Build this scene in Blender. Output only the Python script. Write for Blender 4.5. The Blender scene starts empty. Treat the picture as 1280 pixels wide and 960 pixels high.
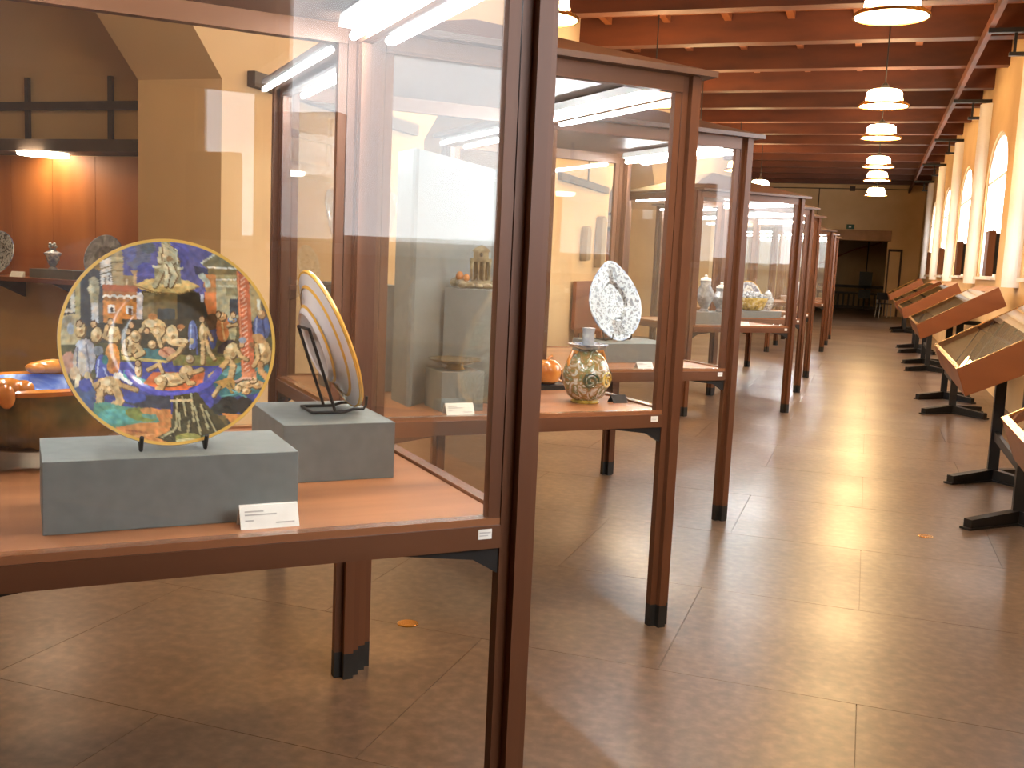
import bpy, bmesh, math, random
import numpy as np
from mathutils import Vector, Matrix
random.seed(7)
S = bpy.context.scene
COL = S.collection
PI = math.pi
Q = math.sqrt(.5)

# ------------------------------------------------------------------ camera
YAW, PITCH, ROLL, FPX, EYE = -0.33132, -0.12413, 0.04449, 1267.9, 1.45
fw = Vector((math.sin(YAW)*math.cos(PITCH), math.cos(YAW)*math.cos(PITCH), math.sin(PITCH)))
rt = Vector((math.cos(YAW), -math.sin(YAW), 0)); up = rt.cross(fw)
r2 = math.cos(ROLL)*rt + math.sin(ROLL)*up
u2 = -math.sin(ROLL)*rt + math.cos(ROLL)*up
cd = bpy.data.cameras.new('camera'); cam = bpy.data.objects.new('camera', cd); COL.objects.link(cam)
cd.sensor_width = 36.0; cd.lens = FPX*36.0/1280.0; cd.clip_end = 200; cd.clip_start = .02
M = Matrix((r2, u2, -fw)).transposed().to_4x4(); M.translation = Vector((0, 0, EYE))
cam.matrix_world = M
S.camera = cam

# ------------------------------------------------------------------ world, exposure
wd = bpy.data.worlds.new('overcast_sky'); S.world = wd; wd.use_nodes = True
wd.node_tree.nodes['Background'].inputs[0].default_value = (.86, .93, 1, 1)
wd.node_tree.nodes['Background'].inputs[1].default_value = 1.2
S.view_settings.view_transform = 'Standard'; S.view_settings.look = 'None'
S.view_settings.gamma = 1.0; S.view_settings.use_curve_mapping = False
S.view_settings.exposure = 1.0
S.cycles.transparent_max_bounces = 64
S.cycles.max_bounces = 10; S.cycles.diffuse_bounces = 5; S.cycles.glossy_bounces = 5
S.cycles.use_denoising = True
S.cycles.sample_clamp_indirect = 6.0

LAMP_DISC, LAMP_DRUM, TUBE, PANE, NICHE = 42.0, 46.0, 88.0, 4.8, 14.0

# ------------------------------------------------------------------ helpers
def lin(c):
    f = lambda v: v/12.92 if v <= .04045 else ((v+.055)/1.055)**2.4
    return tuple(f(x/255.) for x in c[:3])
def lin4(c): return lin(c)+(1.0,)

class MB:
    """collects shapes, builds ONE mesh object"""
    def __init__(s): s.v = []; s.f = []
    def add(s, vs, fs):
        n = len(s.v); s.v += [tuple(p) for p in vs]; s.f += [tuple(i+n for i in f) for f in fs]; return s
    def box(s, x0, x1, y0, y1, z0, z1):
        return s.add([(x0,y0,z0),(x1,y0,z0),(x1,y1,z0),(x0,y1,z0),(x0,y0,z1),(x1,y0,z1),(x1,y1,z1),(x0,y1,z1)],
                     [(0,3,2,1),(4,5,6,7),(0,1,5,4),(1,2,6,5),(2,3,7,6),(3,0,4,7)])
    def prism(s, poly, a0, a1, axis='y'):
        """poly in the two other axes, extruded along axis"""
        n = len(poly)
        def P(p, a):
            if axis == 'y': return (p[0], a, p[1])
            if axis == 'x': return (a, p[0], p[1])
            return (p[0], p[1], a)
        vs = [P(p, a0) for p in poly]+[P(p, a1) for p in poly]
        fs = [tuple(range(n)), tuple(range(2*n-1, n-1, -1))]
        fs += [(i, i+n, (i+1) % n+n, (i+1) % n) for i in range(n)]
        return s.add(vs, fs)
    def lathe(s, prof, seg=32, ctr=(0, 0), cap=True):
        vs = []; fs = []
        for r, z in prof:
            for k in range(seg):
                a = 2*PI*k/seg; vs.append((ctr[0]+r*math.cos(a), ctr[1]+r*math.sin(a), z))
        for i in range(len(prof)-1):
            for k in range(seg):
                k2 = (k+1) % seg
                fs.append((i*seg+k, i*seg+k2, (i+1)*seg+k2, (i+1)*seg+k))
        if cap:
            fs.append(tuple(range(seg-1, -1, -1))); b = (len(prof)-1)*seg; fs.append(tuple(range(b, b+seg)))
        return s.add(vs, fs)
    def tube(s, pts, r, seg=8):
        pts = [Vector(p) for p in pts]; vs = []; fs = []
        prev = None
        for i, p in enumerate(pts):
            t = (pts[min(i+1, len(pts)-1)]-pts[max(i-1, 0)]).normalized()
            a = Vector((0, 0, 1)) if abs(t.z) < .9 else Vector((1, 0, 0))
            if prev is not None: a = prev
            n = (a - t*a.dot(t)).normalized(); b = t.cross(n); prev = n
            rr = r[i] if isinstance(r, (list, tuple)) else r
            for k in range(seg):
                an = 2*PI*k/seg; vs.append(p+n*rr*math.cos(an)+b*rr*math.sin(an))
        for i in range(len(pts)-1):
            for k in range(seg):
                k2 = (k+1) % seg; fs.append((i*seg+k, i*seg+k2, (i+1)*seg+k2, (i+1)*seg+k))
        fs.append(tuple(range(seg-1, -1, -1))); b = (len(pts)-1)*seg; fs.append(tuple(range(b, b+seg)))
        return s.add(vs, fs)
    def ball(s, c, r, seg=14, rings=9, rot=None):
        if not isinstance(r, (tuple, list)): r = (r, r, r)
        vs = []; fs = []; c = Vector(c)
        for i in range(rings+1):
            ph = PI*i/rings
            for k in range(seg):
                a = 2*PI*k/seg
                p = Vector((r[0]*math.sin(ph)*math.cos(a), r[1]*math.sin(ph)*math.sin(a), r[2]*math.cos(ph)))
                if rot: p = rot @ p
                vs.append(c+p)
        for i in range(rings):
            for k in range(seg):
                k2 = (k+1) % seg; fs.append((i*seg+k, (i+1)*seg+k, (i+1)*seg+k2, i*seg+k2))
        return s.add(vs, fs)
    def mesh(s, name, m, smooth=False):
        me = bpy.data.meshes.new(name); me.from_pydata(s.v, [], s.f); me.validate()
        bm = bmesh.new(); bm.from_mesh(me)
        bmesh.ops.remove_doubles(bm, verts=bm.verts, dist=1e-6)
        bmesh.ops.recalc_face_normals(bm, faces=bm.faces); bm.to_mesh(me); bm.free()
        me.materials.append(m)
        if smooth:
            for p in me.polygons: p.use_smooth = True
        return me
    def build(s, name, m, parent=None, smooth=False, bevel=0, loc=None, rotz=None):
        o = bpy.data.objects.new(name, s.mesh(name, m, smooth)); COL.objects.link(o)
        if parent: o.parent = parent
        if loc is not None: o.location = loc
        if rotz is not None: o.rotation_euler = (0, 0, rotz)
        if bevel:
            b = o.modifiers.new('bevel', 'BEVEL'); b.width = bevel; b.segments = 2; b.limit_method = 'ANGLE'
        if smooth and not bevel:
            try:
                o.data.set_sharp_from_angle(angle=math.radians(40))
            except Exception: pass
        return o

def tag(o, label=None, cat=None, group=None, kind=None):
    if label: o['label'] = label
    if cat: o['category'] = cat
    if group: o['group'] = group
    if kind: o['kind'] = kind
    return o
def empty(name, loc=(0, 0, 0), rz=0, label=None, cat=None, group=None, kind=None):
    o = bpy.data.objects.new(name, None); COL.objects.link(o); o.location = loc; o.rotation_euler = (0, 0, rz)
    o.empty_display_size = .1
    return tag(o, label, cat, group, kind)
def copy_tree(o, parent=None):
    c = o.copy(); COL.objects.link(c); c.parent = parent
    for ch in list(o.children): copy_tree(ch, c)
    return c

# ------------------------------------------------------------------ materials
def newmat(name):
    m = bpy.data.materials.new(name); m.use_nodes = True; nt = m.node_tree
    b = nt.nodes['Principled BSDF']; return m, nt, b
def N(nt, t, **k):
    n = nt.nodes.new(t)
    for a, v in k.items(): setattr(n, a, v)
    return n
def ramp(nt, fac, stops, interp='LINEAR'):
    r = N(nt, 'ShaderNodeValToRGB'); cr = r.color_ramp; cr.interpolation = interp
    while len(cr.elements) < len(stops): cr.elements.new(.5)
    for e, (p, c) in zip(cr.elements, stops): e.position = p; e.color = lin4(c)
    nt.links.new(fac, r.inputs[0]); return r.outputs[0]
def surf(name, stops, scale=4, stretch=(1, 1, 1), rough=.5, detail=5, bump=.0, metal=0, spec=.5, coat=0, rvar=0, distort=0, coord='Object'):
    m, nt, b = newmat(name)
    tc = N(nt, 'ShaderNodeTexCoord'); mp = N(nt, 'ShaderNodeMapping'); mp.inputs['Scale'].default_value = stretch
    nt.links.new(tc.outputs[coord], mp.inputs[0])
    no = N(nt, 'ShaderNodeTexNoise'); no.inputs['Scale'].default_value = scale; no.inputs['Detail'].default_value = detail
    no.inputs['Distortion'].default_value = distort
    nt.links.new(mp.outputs[0], no.inputs['Vector'])
    if len(stops) == 2: stops = [(.3, stops[0]), (.7, stops[1])]
    nt.links.new(ramp(nt, no.outputs[0], stops), b.inputs['Base Color'])
    b.inputs['Roughness'].default_value = rough; b.inputs['Metallic'].default_value = metal
    b.inputs['Specular IOR Level'].default_value = spec; b.inputs['Coat Weight'].default_value = coat
    b.inputs['Coat Roughness'].default_value = .12
    if rvar:
        mr = N(nt, 'ShaderNodeMapRange'); mr.inputs[3].default_value = rough-rvar; mr.inputs[4].default_value = rough+rvar
        nt.links.new(no.outputs[0], mr.inputs[0]); nt.links.new(mr.outputs[0], b.inputs['Roughness'])
    if bump:
        bp = N(nt, 'ShaderNodeBump'); bp.inputs['Strength'].default_value = bump; bp.inputs['Distance'].default_value = .01
        nt.links.new(no.outputs[0], bp.inputs['Height']); nt.links.new(bp.outputs[0], b.inputs['Normal'])
    return m
def glow(name, c, e):
    m, nt, b = newmat(name)
    b.inputs['Base Color'].default_value = lin4((235, 235, 230)); b.inputs['Roughness'].default_value = .5
    b.inputs['Emission Color'].default_value = (*c, 1); b.inputs['Emission Strength'].default_value = e
    return m
def glass(name, tint=(1, 1, 1), f0=.042, haze=.0):
    """thin sheet: clear transmission plus mirror reflection that grows at grazing angles"""
    m = bpy.data.materials.new(name); m.use_nodes = True; nt = m.node_tree; nt.nodes.clear()
    out = N(nt, 'ShaderNodeOutputMaterial'); mx = N(nt, 'ShaderNodeMixShader')
    tr = N(nt, 'ShaderNodeBsdfTransparent'); tr.inputs[0].default_value = (*tint, 1)
    gl = N(nt, 'ShaderNodeBsdfGlossy'); gl.inputs['Roughness'].default_value = .0
    ge = N(nt, 'ShaderNodeNewGeometry'); dt = N(nt, 'ShaderNodeVectorMath', operation='DOT_PRODUCT')
    nt.links.new(ge.outputs['Normal'], dt.inputs[0]); nt.links.new(ge.outputs['Incoming'], dt.inputs[1])
    ab = N(nt, 'ShaderNodeMath', operation='ABSOLUTE'); nt.links.new(dt.outputs['Value'], ab.inputs[0])
    su = N(nt, 'ShaderNodeMath', operation='SUBTRACT'); su.inputs[0].default_value = 1; nt.links.new(ab.outputs[0], su.inputs[1])
    pw = N(nt, 'ShaderNodeMath', operation='POWER'); nt.links.new(su.outputs[0], pw.inputs[0]); pw.inputs[1].default_value = 5
    ma = N(nt, 'ShaderNodeMath', operation='MULTIPLY_ADD'); nt.links.new(pw.outputs[0], ma.inputs[0])
    ma.inputs[1].default_value = 1-f0; ma.inputs[2].default_value = f0
    nt.links.new(ma.outputs[0], mx.inputs[0]); nt.links.new(gl.outputs[0], mx.inputs[2])
    if haze:
        df = N(nt, 'ShaderNodeBsdfDiffuse'); df.inputs[0].default_value = (.8, .8, .8, 1)
        m2 = N(nt, 'ShaderNodeMixShader'); m2.inputs[0].default_value = haze
        nt.links.new(tr.outputs[0], m2.inputs[1]); nt.links.new(df.outputs[0], m2.inputs[2]); nt.links.new(m2.outputs[0], mx.inputs[1])
    else: nt.links.new(tr.outputs[0], mx.inputs[1])
    nt.links.new(mx.outputs[0], out.inputs[0]); return m
def vcol(name, rough=.25, coat=.4):
    m, nt, b = newmat(name); a = N(nt, 'ShaderNodeAttribute'); a.attribute_name = 'paint'
    nt.links.new(a.outputs['Color'], b.inputs['Base Color']); b.inputs['Roughness'].default_value = rough
    b.inputs['Coat Weight'].default_value = coat; b.inputs['Coat Roughness'].default_value = .06
    return m

MT = {}
MT['wood'] = surf('mahogany', [(80, 46, 27), (110, 70, 45)], 3, (1, 1, .12), .46, spec=.3, bump=.05)
MT['wood_h'] = surf('mahogany_rail', [(84, 50, 30), (116, 76, 50)], 3, (.15, 1, 1), .42, spec=.35, bump=.05)
MT['bead'] = surf('polished_highlight_bead', [(128, 82, 54), (158, 108, 76)], 3, (.15, 1, 1), .22, coat=.4)  # glossy sill wood; its lighter tone paints in the highlight along the apron edge
MT['table'] = surf('table_veneer', [(112, 66, 36), (172, 114, 72)], 3.5, (.22, 1.8, 1), .42, coat=.1, bump=.03)
MT['case_roof'] = surf('brown_roof_panel', [(70, 46, 34), (92, 64, 48)], 3, (1, 1, 1), .45)
MT['black'] = surf('black_iron', [(20, 18, 17), (34, 31, 29)], 8, rough=.5, spec=.4)
MT['foot'] = surf('dark_foot_cap', [(26, 24, 22), (40, 38, 34)], 9, rough=.55)
MT['grey'] = surf('grey_display_board', [(104, 107, 103), (114, 117, 113)], 30, rough=.7, bump=.02)
MT['glass'] = glass('case_glass', (.985, .992, .99), .024, .004)
MT['vglass'] = glass('vessel_glass', (.93, .91, .85), .11, .14)
MT['white'] = surf('white_enamel', [(225, 225, 222), (238, 238, 236)], 5, rough=.4)
MT['card'] = surf('white_card', [(226, 222, 212), (240, 238, 230)], 20, rough=.7)
MT['ink'] = surf('faded_print', [(186, 182, 176), (200, 196, 190)], 20, rough=.8)
MT['cardback'] = surf('dark_card_edge', [(40, 34, 30), (60, 52, 44)], 20, rough=.7)
MT['plaster'] = surf('ochre_plaster', [(202, 168, 122), (218, 186, 140)], 1.1, rough=.9, bump=.05, detail=7)
MT['column'] = surf('white_column_plaster', [(228, 222, 216), (238, 234, 230)], 2, rough=.7)
MT['stone'] = surf('lintel_stone', [(150, 112, 78), (176, 134, 96)], 3, rough=.85, bump=.1)
MT['beam'] = surf('dark_ceiling_beam', [(66, 28, 10), (104, 50, 20)], 3, (.25, 1, 1), .6, bump=.12)
MT['plank'] = surf('ceiling_plank', [(110, 58, 26), (150, 86, 42)], 3, (1, .3, 1), .6, bump=.12)
MT['slab'] = surf('polished_stone_slab', [(.3, (90, 73, 58)), (.5, (104, 84, 67)), (.72, (120, 99, 80))], 22, rough=.26, detail=8, rvar=.02, coord='Object')
MT['joint'] = surf('floor_joint', [(96, 79, 63), (108, 90, 73)], 6, rough=.6)
MT['brass'] = surf('brass', [(170, 120, 50), (200, 150, 70)], 9, rough=.25, metal=.9)
MT['oak'] = surf('showcase_wood_lining', [(150, 84, 34), (188, 112, 52)], 4, (1, 2.4, .12), .5)
MT['deskwood'] = surf('desk_wood', [(102, 52, 20), (138, 78, 36)], 3, (.2, .6, 1), .5, spec=.3)
MT['lining'] = surf('beige_lining', [(190, 164, 124), (204, 180, 142)], 8, rough=.8)
MT['exit'] = surf('exit_sign_green', [(20, 60, 40), (28, 78, 52)], 8, rough=.5)
MT['metal'] = surf('grey_metal', [(130, 130, 130), (160, 160, 160)], 8, rough=.35, metal=.8)
MT['iron'] = surf('brown_iron_bar', [(60, 46, 38), (80, 62, 50)], 6, rough=.7)
MT['relief'] = surf('carved_grey_stone', [(128, 110, 84), (166, 146, 116)], 9, rough=.9, bump=.6)
MT['tube'] = glow('fluorescent_tube', (.92, .97, 1.0), TUBE)
MT['disc'] = glow('lamp_diffuser', (1, .68, .33), LAMP_DISC)
MT['drum'] = glow('lamp_opal_drum', (1, .68, .33), LAMP_DRUM)
MT['pane'] = glow('bright_window_pane', (.90, .95, 1.0), PANE)
MT['niche'] = glow('showcase_downlight', (1, .82, .58), NICHE)
MT['plate'] = vcol('painted_maiolica')
MT['maj_back'] = surf('white_tin_glaze', [(206, 198, 196), (226, 220, 216)], 5, rough=.2, coat=.5)
MT['maj_rim'] = surf('yellow_glaze', [(206, 148, 48), (226, 176, 84)], 12, rough=.25, coat=.5)
MT['maj_green'] = surf('mottled_green_brown_glaze', [(.2, (44, 40, 26)), (.42, (92, 74, 36)), (.55, (64, 84, 66)), (.7, (150, 110, 60)), (.85, (196, 180, 140))], 14, rough=.18, coat=.6, detail=4)
MT['maj_blue'] = surf('blue_wave_glaze', [(.25, (52, 66, 140)), (.5, (110, 130, 190)), (.7, (190, 200, 222)), (.85, (226, 228, 232))], 9, rough=.15, coat=.6, distort=1.5)
MT['maj_orange'] = surf('orange_glaze', [(178, 96, 30), (222, 150, 70)], 10, rough=.2, coat=.6)
MT['maj_dark'] = surf('dark_landscape_glaze', [(.2, (38, 36, 26)), (.45, (84, 72, 40)), (.6, (120, 90, 46)), (.8, (70, 80, 60))], 11, rough=.2, coat=.6)
MT['maj_multi'] = surf('scrolled_polychrome_glaze', [(.2, (60, 70, 70)), (.36, (200, 196, 180)), (.46, (150, 110, 60)), (.56, (110, 120, 80)), (.64, (214, 208, 196)), (.8, (160, 96, 56))], 16, rough=.18, coat=.6, distort=2.2, detail=3)
MT['maj_speck'] = surf('blue_flecked_white_glaze', [(.40, (62, 68, 76)), (.46, (168, 172, 174)), (.58, (184, 186, 186)), (.64, (80, 88, 100))], 42, rough=.2, coat=.5, detail=2)
MT['maj_bw'] = surf('blue_white_glaze', [(.32, (58, 74, 116)), (.48, (150, 162, 182)), (.62, (222, 224, 226))], 18, rough=.2, coat=.5, distort=1.0)
MT['maj_yellow'] = surf('yellow_relief_glaze', [(.3, (120, 96, 40)), (.5, (206, 170, 70)), (.7, (226, 212, 170))], 26, rough=.25, coat=.4)
MT['maj_grey'] = surf('grey_figured_glaze', [(.3, (96, 100, 108)), (.5, (140, 144, 150)), (.7, (186, 188, 190))], 12, rough=.25, coat=.4, distort=1)
MT['castle'] = surf('olive_brown_glaze', [(.3, (74, 62, 40)), (.5, (136, 118, 84)), (.7, (190, 176, 140))], 22, rough=.3, coat=.4)

# ------------------------------------------------------------------ room
XL, XR, YN, YF, ZC = -4.0, 1.58, -6.0, 37.5, 4.72
# floor: base slab with 2.8 mm recessed joints between real stone slabs
fb = MB().box(-7.35, XR+.5, YN, 47, -.2, -.006).build('floor', MT['joint']); tag(fb, 'polished brown-grey stone floor of the long gallery', kind='structure')
SW, SL = 1.36, 1.02
y = -1.6; row = 0; nsl = 0
slab_cache = {}
while y < 37.4:
    y1 = min(y+SL, 37.5); x = XL+(-.68 if row % 2 else 0)
    while x < XR-.01:
        a, b_ = max(x, XL), min(x+SW, XR)
        if b_-a > .05:
            k = (round(b_-a, 3), round(y1-y, 3))
            if k not in slab_cache:
                w_, l_ = k; g = .0012
                slab_cache[k] = MB().box(-w_/2+g, w_/2-g, -l_/2+g, l_/2-g, -.012, 0).mesh('floor_slab', MT['slab'])
            o = bpy.data.objects.new('floor_slab', slab_cache[k]); COL.objects.link(o); o.parent = fb
            o.location = ((a+b_)/2, (y+y1)/2, 0); nsl += 1
        x += SW
    y = y1; row += 1
# the stone needs variation across slabs: world-position noise
def floor_world():
    nt = MT['slab'].node_tree
    geo = N(nt, 'ShaderNodeNewGeometry'); mp = [n for n in nt.nodes if n.type == 'MAPPING'][0]
    nt.links.new(geo.outputs['Position'], mp.inputs[0])
    b = nt.nodes['Principled BSDF']; base = b.inputs['Base Color'].links[0].from_socket
    oi = N(nt, 'ShaderNodeObjectInfo'); hs = N(nt, 'ShaderNodeHueSaturation')
    mr = N(nt, 'ShaderNodeMapRange'); mr.inputs[3].default_value = .95; mr.inputs[4].default_value = 1.05
    nt.links.new(oi.outputs['Random'], mr.inputs[0]); nt.links.new(mr.outputs[0], hs.inputs['Value'])
    nt.links.new(base, hs.inputs['Color'])
    n2 = N(nt, 'ShaderNodeTexNoise'); n2.inputs['Scale'].default_value = 1.1; n2.inputs['Detail'].default_value = 3; nt.links.new(geo.outputs['Position'], n2.inputs['Vector'])
    h2 = N(nt, 'ShaderNodeHueSaturation'); m2 = N(nt, 'ShaderNodeMapRange'); m2.inputs[1].default_value = .3; m2.inputs[2].default_value = .7; m2.inputs[3].default_value = .8; m2.inputs[4].default_value = 1.16
    nt.links.new(n2.outputs[0], m2.inputs[0]); nt.links.new(m2.outputs[0], h2.inputs['Value']); nt.links.new(hs.outputs[0], h2.inputs['Color']); nt.links.new(h2.outputs[0], b.inputs['Base Color'])
    m3 = N(nt, 'ShaderNodeMapRange'); m3.inputs[1].default_value = .3; m3.inputs[2].default_value = .7; m3.inputs[3].default_value = .37; m3.inputs[4].default_value = .285
    nt.links.new(n2.outputs[0], m3.inputs[0]); nt.links.new(m3.outputs[0], b.inputs['Roughness'])
floor_world()
# far and near ends of the floor (beyond the slab field)
MB().box(-7.35, XR+.5, 37.5, 47, -.02, -.001).build('floor_strip', MT['slab'], fb)
MB().box(XL, XR, YN, -1.6, -.02, 0).build('floor_strip', MT['slab'], fb)
MB().box(-7.35, XL-.002, YN, 37.5, -.02, 0).build('floor_strip', MT['slab'], fb)

# ceiling with transverse beams and battens
ce = MB().box(-7.35, XR+.5, YN, 38, ZC, ZC+.1).build('ceiling', MT['plank']); tag(ce, 'timber plank ceiling carried on dark cross beams', kind='structure')
bm_me = MB().box(XL, XR, -.11, .11, 4.35, ZC).mesh('beam', MT['beam'])
bt_me = MB().prism([(-.045, ZC), (-.045, ZC-.09), (.045, ZC-.09), (.045, ZC)], .11, 1.83-.11).mesh('batten', MT['plank'])
ck_me = MB().prism([(.0, ZC), (.0, ZC-.2), (.05, ZC-.2), (.15, ZC-.09), (.15, ZC)], -.06, .06, 'x').mesh('bracket_block', MT['plank'])
BY = [13.93+1.83*k for k in range(-10, 13)]
for i, yb in enumerate(BY):
    o = bpy.data.objects.new('beam', bm_me); COL.objects.link(o); o.parent = ce; o.location = (0, yb, 0)
    if i < len(BY)-1 and yb > -1:
        for k in range(7):
            o = bpy.data.objects.new('batten', bt_me); COL.objects.link(o); o.parent = ce; o.location = (-3.6+.8*k, yb, 0)
            if 4 < yb < 24:
                o = bpy.data.objects.new('bracket_block', ck_me); COL.objects.link(o); o.parent = ce; o.location = (-3.6+.8*k, yb+.11, 0)

# right wall with arched windows, half-round white columns
PER = 4.93; G0, G1 = 14.8, 17.25            # one window opening, repeated every PER metres
WZ0, WZ1, SPR = 1.46, 3.5, 2.85            # sill, crown, springing of the arch
def arch(y0, y1, z0, zs, z1, n=12):
    c = (y0+y1)/2; hw = (y1-y0)/2
    return [(y0, z0), (y1, z0)]+[(c+hw*math.cos(PI*i/n), zs+(z1-zs)*math.sin(PI*i/n)) for i in range(n+1)]
wr = MB()
ks = range(-3, 4)
edges = []
for k in ks: edges.append((G0+PER*k, G1+PER*k))
wr.box(XR, XR+.5, YN, YF, -.05, WZ0)
pv = YN
for a, b_ in edges:
    wr.box(XR, XR+.5, pv, a, WZ0, ZC); pv = b_
    c = (a+b_)/2; hw = (b_-a)/2; n = 12
    for i in range(n):
        t0, t1 = PI*i/n, PI*(i+1)/n
        p0 = (c+hw*math.cos(t0), SPR+(WZ1-SPR)*math.sin(t0)); p1 = (c+hw*math.cos(t1), SPR+(WZ1-SPR)*math.sin(t1))
        wr.prism([p0, (p0[0], ZC), (p1[0], ZC), p1], XR, XR+.5, 'x')
wr.box(XR, XR+.5, pv, YF, WZ0, ZC)
wro = wr.build('wall_right', MT['plaster']); tag(wro, 'ochre plastered window wall with white half-round columns', kind='structure')
cm = MB(); prof = [(XR, -.2)]+[(XR-.16*math.sin(PI*i/16), -.2*math.cos(PI*i/16)) for i in range(1, 16)]+[(XR, .2)]
cm.prism(prof, 1.36, 2.98, 'z'); cm.prism([(XR-(XR-x)*.985, y*.985) for x, y in prof], 2.98, 2.995, 'z'); cm.prism(prof, 2.995, 4.12, 'z')
cme = cm.mesh('half_column', MT['column'], False)
for k in range(-5, 4):
    yc = 17.65+PER*k
    if yc > YN+.5 and yc < YF-.5:
        o = bpy.data.objects.new('trim_%d' % (k+8), cme); COL.objects.link(o); o.location = (0, yc, 0); tag(o, 'white half-round plaster column between two windows', kind='structure')
for n_, (a, b_) in enumerate(edges):
    w_ = empty('window_%d' % (n_+1), (XR+.06, (a+b_)/2, 0), 0, kind='structure', label='tall arched window full of bright daylight')
    hw = (b_-a)/2
    # pane: two leaves of bright glass
    pl = [(p[0], p[1]) for p in arch(-hw+.05, hw-.05, WZ0+.05, SPR, WZ1-.05)]
    OFF = '_offscreen' if n_ < 3 else ''       # the first three windows of the row lie outside the picture
    w_.name += OFF
    MB().prism([p for p in arch(-hw+.06, -.03, WZ0+.06, SPR, SPR, 2)], .0, .008, 'x').build('pane'+OFF, MT['pane'], w_)
    MB().prism([p for p in arch(.03, hw-.06, WZ0+.06, SPR, SPR, 2)], .0, .008, 'x').build('pane'+OFF, MT['pane'], w_)
    MB().prism([(( hw-.06)*math.cos(PI*i/12), SPR+.03+(WZ1-SPR-.09)*math.sin(PI*i/12)) for i in range(13)], .0, .008, 'x').build('pane'+OFF, MT['pane'], w_)
    fr = MB().box(-.03, .03, -hw, -hw+.06, WZ0, SPR).box(-.03, .03, hw-.06, hw, WZ0, SPR).box(-.03, .03, -hw, hw, WZ0, WZ0+.06).box(-.03, .03, -.03, .03, WZ0, SPR).box(-.03, .03, -hw, hw, SPR-.01, SPR+.03)
    for i in range(12):
        t0, t1 = PI*i/12, PI*(i+1)/12
        o0, o1 = [(hw*math.cos(t), SPR+(WZ1-SPR)*math.sin(t)) for t in (t0, t1)]
        i0, i1 = [((hw-.06)*math.cos(t), SPR+(WZ1-SPR-.06)*math.sin(t)) for t in (t0, t1)]
        fr.prism([o0, o1, i1, i0], -.03, .03, 'x')
    fr.build('window_frame', MT['column'], w_)
    MB().box(-.12, .0, -hw, hw, WZ0-.03, WZ0+.012).build('window_sill', MT['column'], w_)
    sh = MB().box(-.19, -.1, -hw+.02, -hw+.42, WZ0+.02, WZ0+.62)
    sh = sh.build('shutter', MT['wood'], w_, bevel=.006)
    MB().box(-.1, -.035, -hw+.05, -hw+.38, WZ0+.05, WZ0+.59).build('shutter_leaf', MT['black'], w_)
# timber rail on iron brackets along the window wall
tr = MB().prism([(1.03, 4.2), (1.09, 4.2), (1.09, 4.35), (1.03, 4.32)], -2, YF-.1).build('trim_1', MT['beam']); tag(tr, 'long brown timber rail hung along the window wall', kind='structure')
br_me = MB().box(1.03, XR, -.04, .04, 4.15, 4.2).mesh('bracket', MT['black'])
b2_me = MB().box(1.26, XR, -.03, .03, 3.9, 3.94).box(1.3, 1.33, -.015, .015, 3.94, 4.15).mesh('bracket', MT['black'])
for k in range(-4, 4):
    yb = 17.65+PER*k
    for me in (br_me, b2_me):
        o = bpy.data.objects.new('bracket', me); COL.objects.link(o); o.parent = tr; o.location = (0, yb, 0)

# left wall with deep niches
LPER = 7.16; NW0, NW1 = 8.81, 12.83         # one niche, repeated
ND = .65
wl = MB(); pv = YN
NH = [(NW0+LPER*k, NW1+LPER*k) for k in range(-2, 4)]
SPN, TOPN = 2.50, 3.55
for a, b_ in NH:
    a_ = max(a, YN)
    wl.box(XL-ND, XL, pv, a_, -.05, ZC); pv = b_
    # chamfered head: two straight haunches and a flat crown
    wl.prism([(a_, SPN), (a_, ZC), (a_+1.2, ZC), (a_+1.2, TOPN)], XL-ND, XL, 'x')
    wl.prism([(b_, SPN), (b_-1.2, TOPN), (b_-1.2, ZC), (b_, ZC)], XL-ND, XL, 'x')
    wl.prism([(a_+1.2, TOPN), (a_+1.2, ZC), (b_-1.2, ZC), (b_-1.2, TOPN)], XL-ND, XL, 'x')
wl.box(XL-ND, XL, pv, YF, -.05, ZC)
wlo = wl.build('wall_left', MT['plaster']); tag(wlo, 'ochre plaster arcade wall with thick piers and chamfer-headed openings', kind='structure')
XA = -7.15                                  # back of the side aisle behind the arcade
wa = MB().box(XA-.2, XA, YN, YF, -.05, ZC).build('wall_aisle', MT['plaster']); tag(wa, 'plaster back wall of the side aisle behind the arcade', kind='structure')
for i in range(4):
    wp = MB().box(XA, XL-ND, 6.23+LPER*i, 6.38+LPER*i, -.05, ZC).build('wall_partition_%d' % (i+1), MT['plaster']); tag(wp, 'plaster partition across the side aisle behind a wood-lined showcase', kind='structure')
wb = MB().box(XA-.2, XR+.5, YN-.2, YN, -.05, ZC).build('wall_back', MT['plaster']); tag(wb, 'ochre plaster wall closing the near end', kind='structure')

# end wall with stone-lintelled opening, dim room beyond
OX0, OX1, OZ = -1.7, .53, 2.56
we = MB().box(XA-.2, OX0, YF, YF+.6, -.05, ZC).box(OX1, XR+.5, YF, YF+.6, -.05, ZC).box(OX0, OX1, YF, YF+.6, OZ+.36, ZC)
weo = we.build('wall_end', MT['plaster']); tag(weo, 'ochre plaster end wall with a doorway', kind='structure')
MB().box(OX0-.12, OX1+.1, YF-.05, YF+.6, OZ, OZ+.36).build('lintel', MT['stone'], weo, bevel=.01)
MB().box(OX0-.12, OX0, YF-.03, YF+.6, 0, OZ).build('jamb', MT['stone'], weo)
MB().box(XL, 1.1, YF-.05, YF-.01, 4.30, 4.33).build('conduit', MT['iron'], weo)
MB().box(-.86, -.68, YF-.07, YF, 4.24, 4.4).build('junction_box', MT['iron'], weo)
MB().box(-1.88, -1.85, YF-.03, YF, 2.95, 4.3).build('conduit', MT['iron'], weo)
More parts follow.
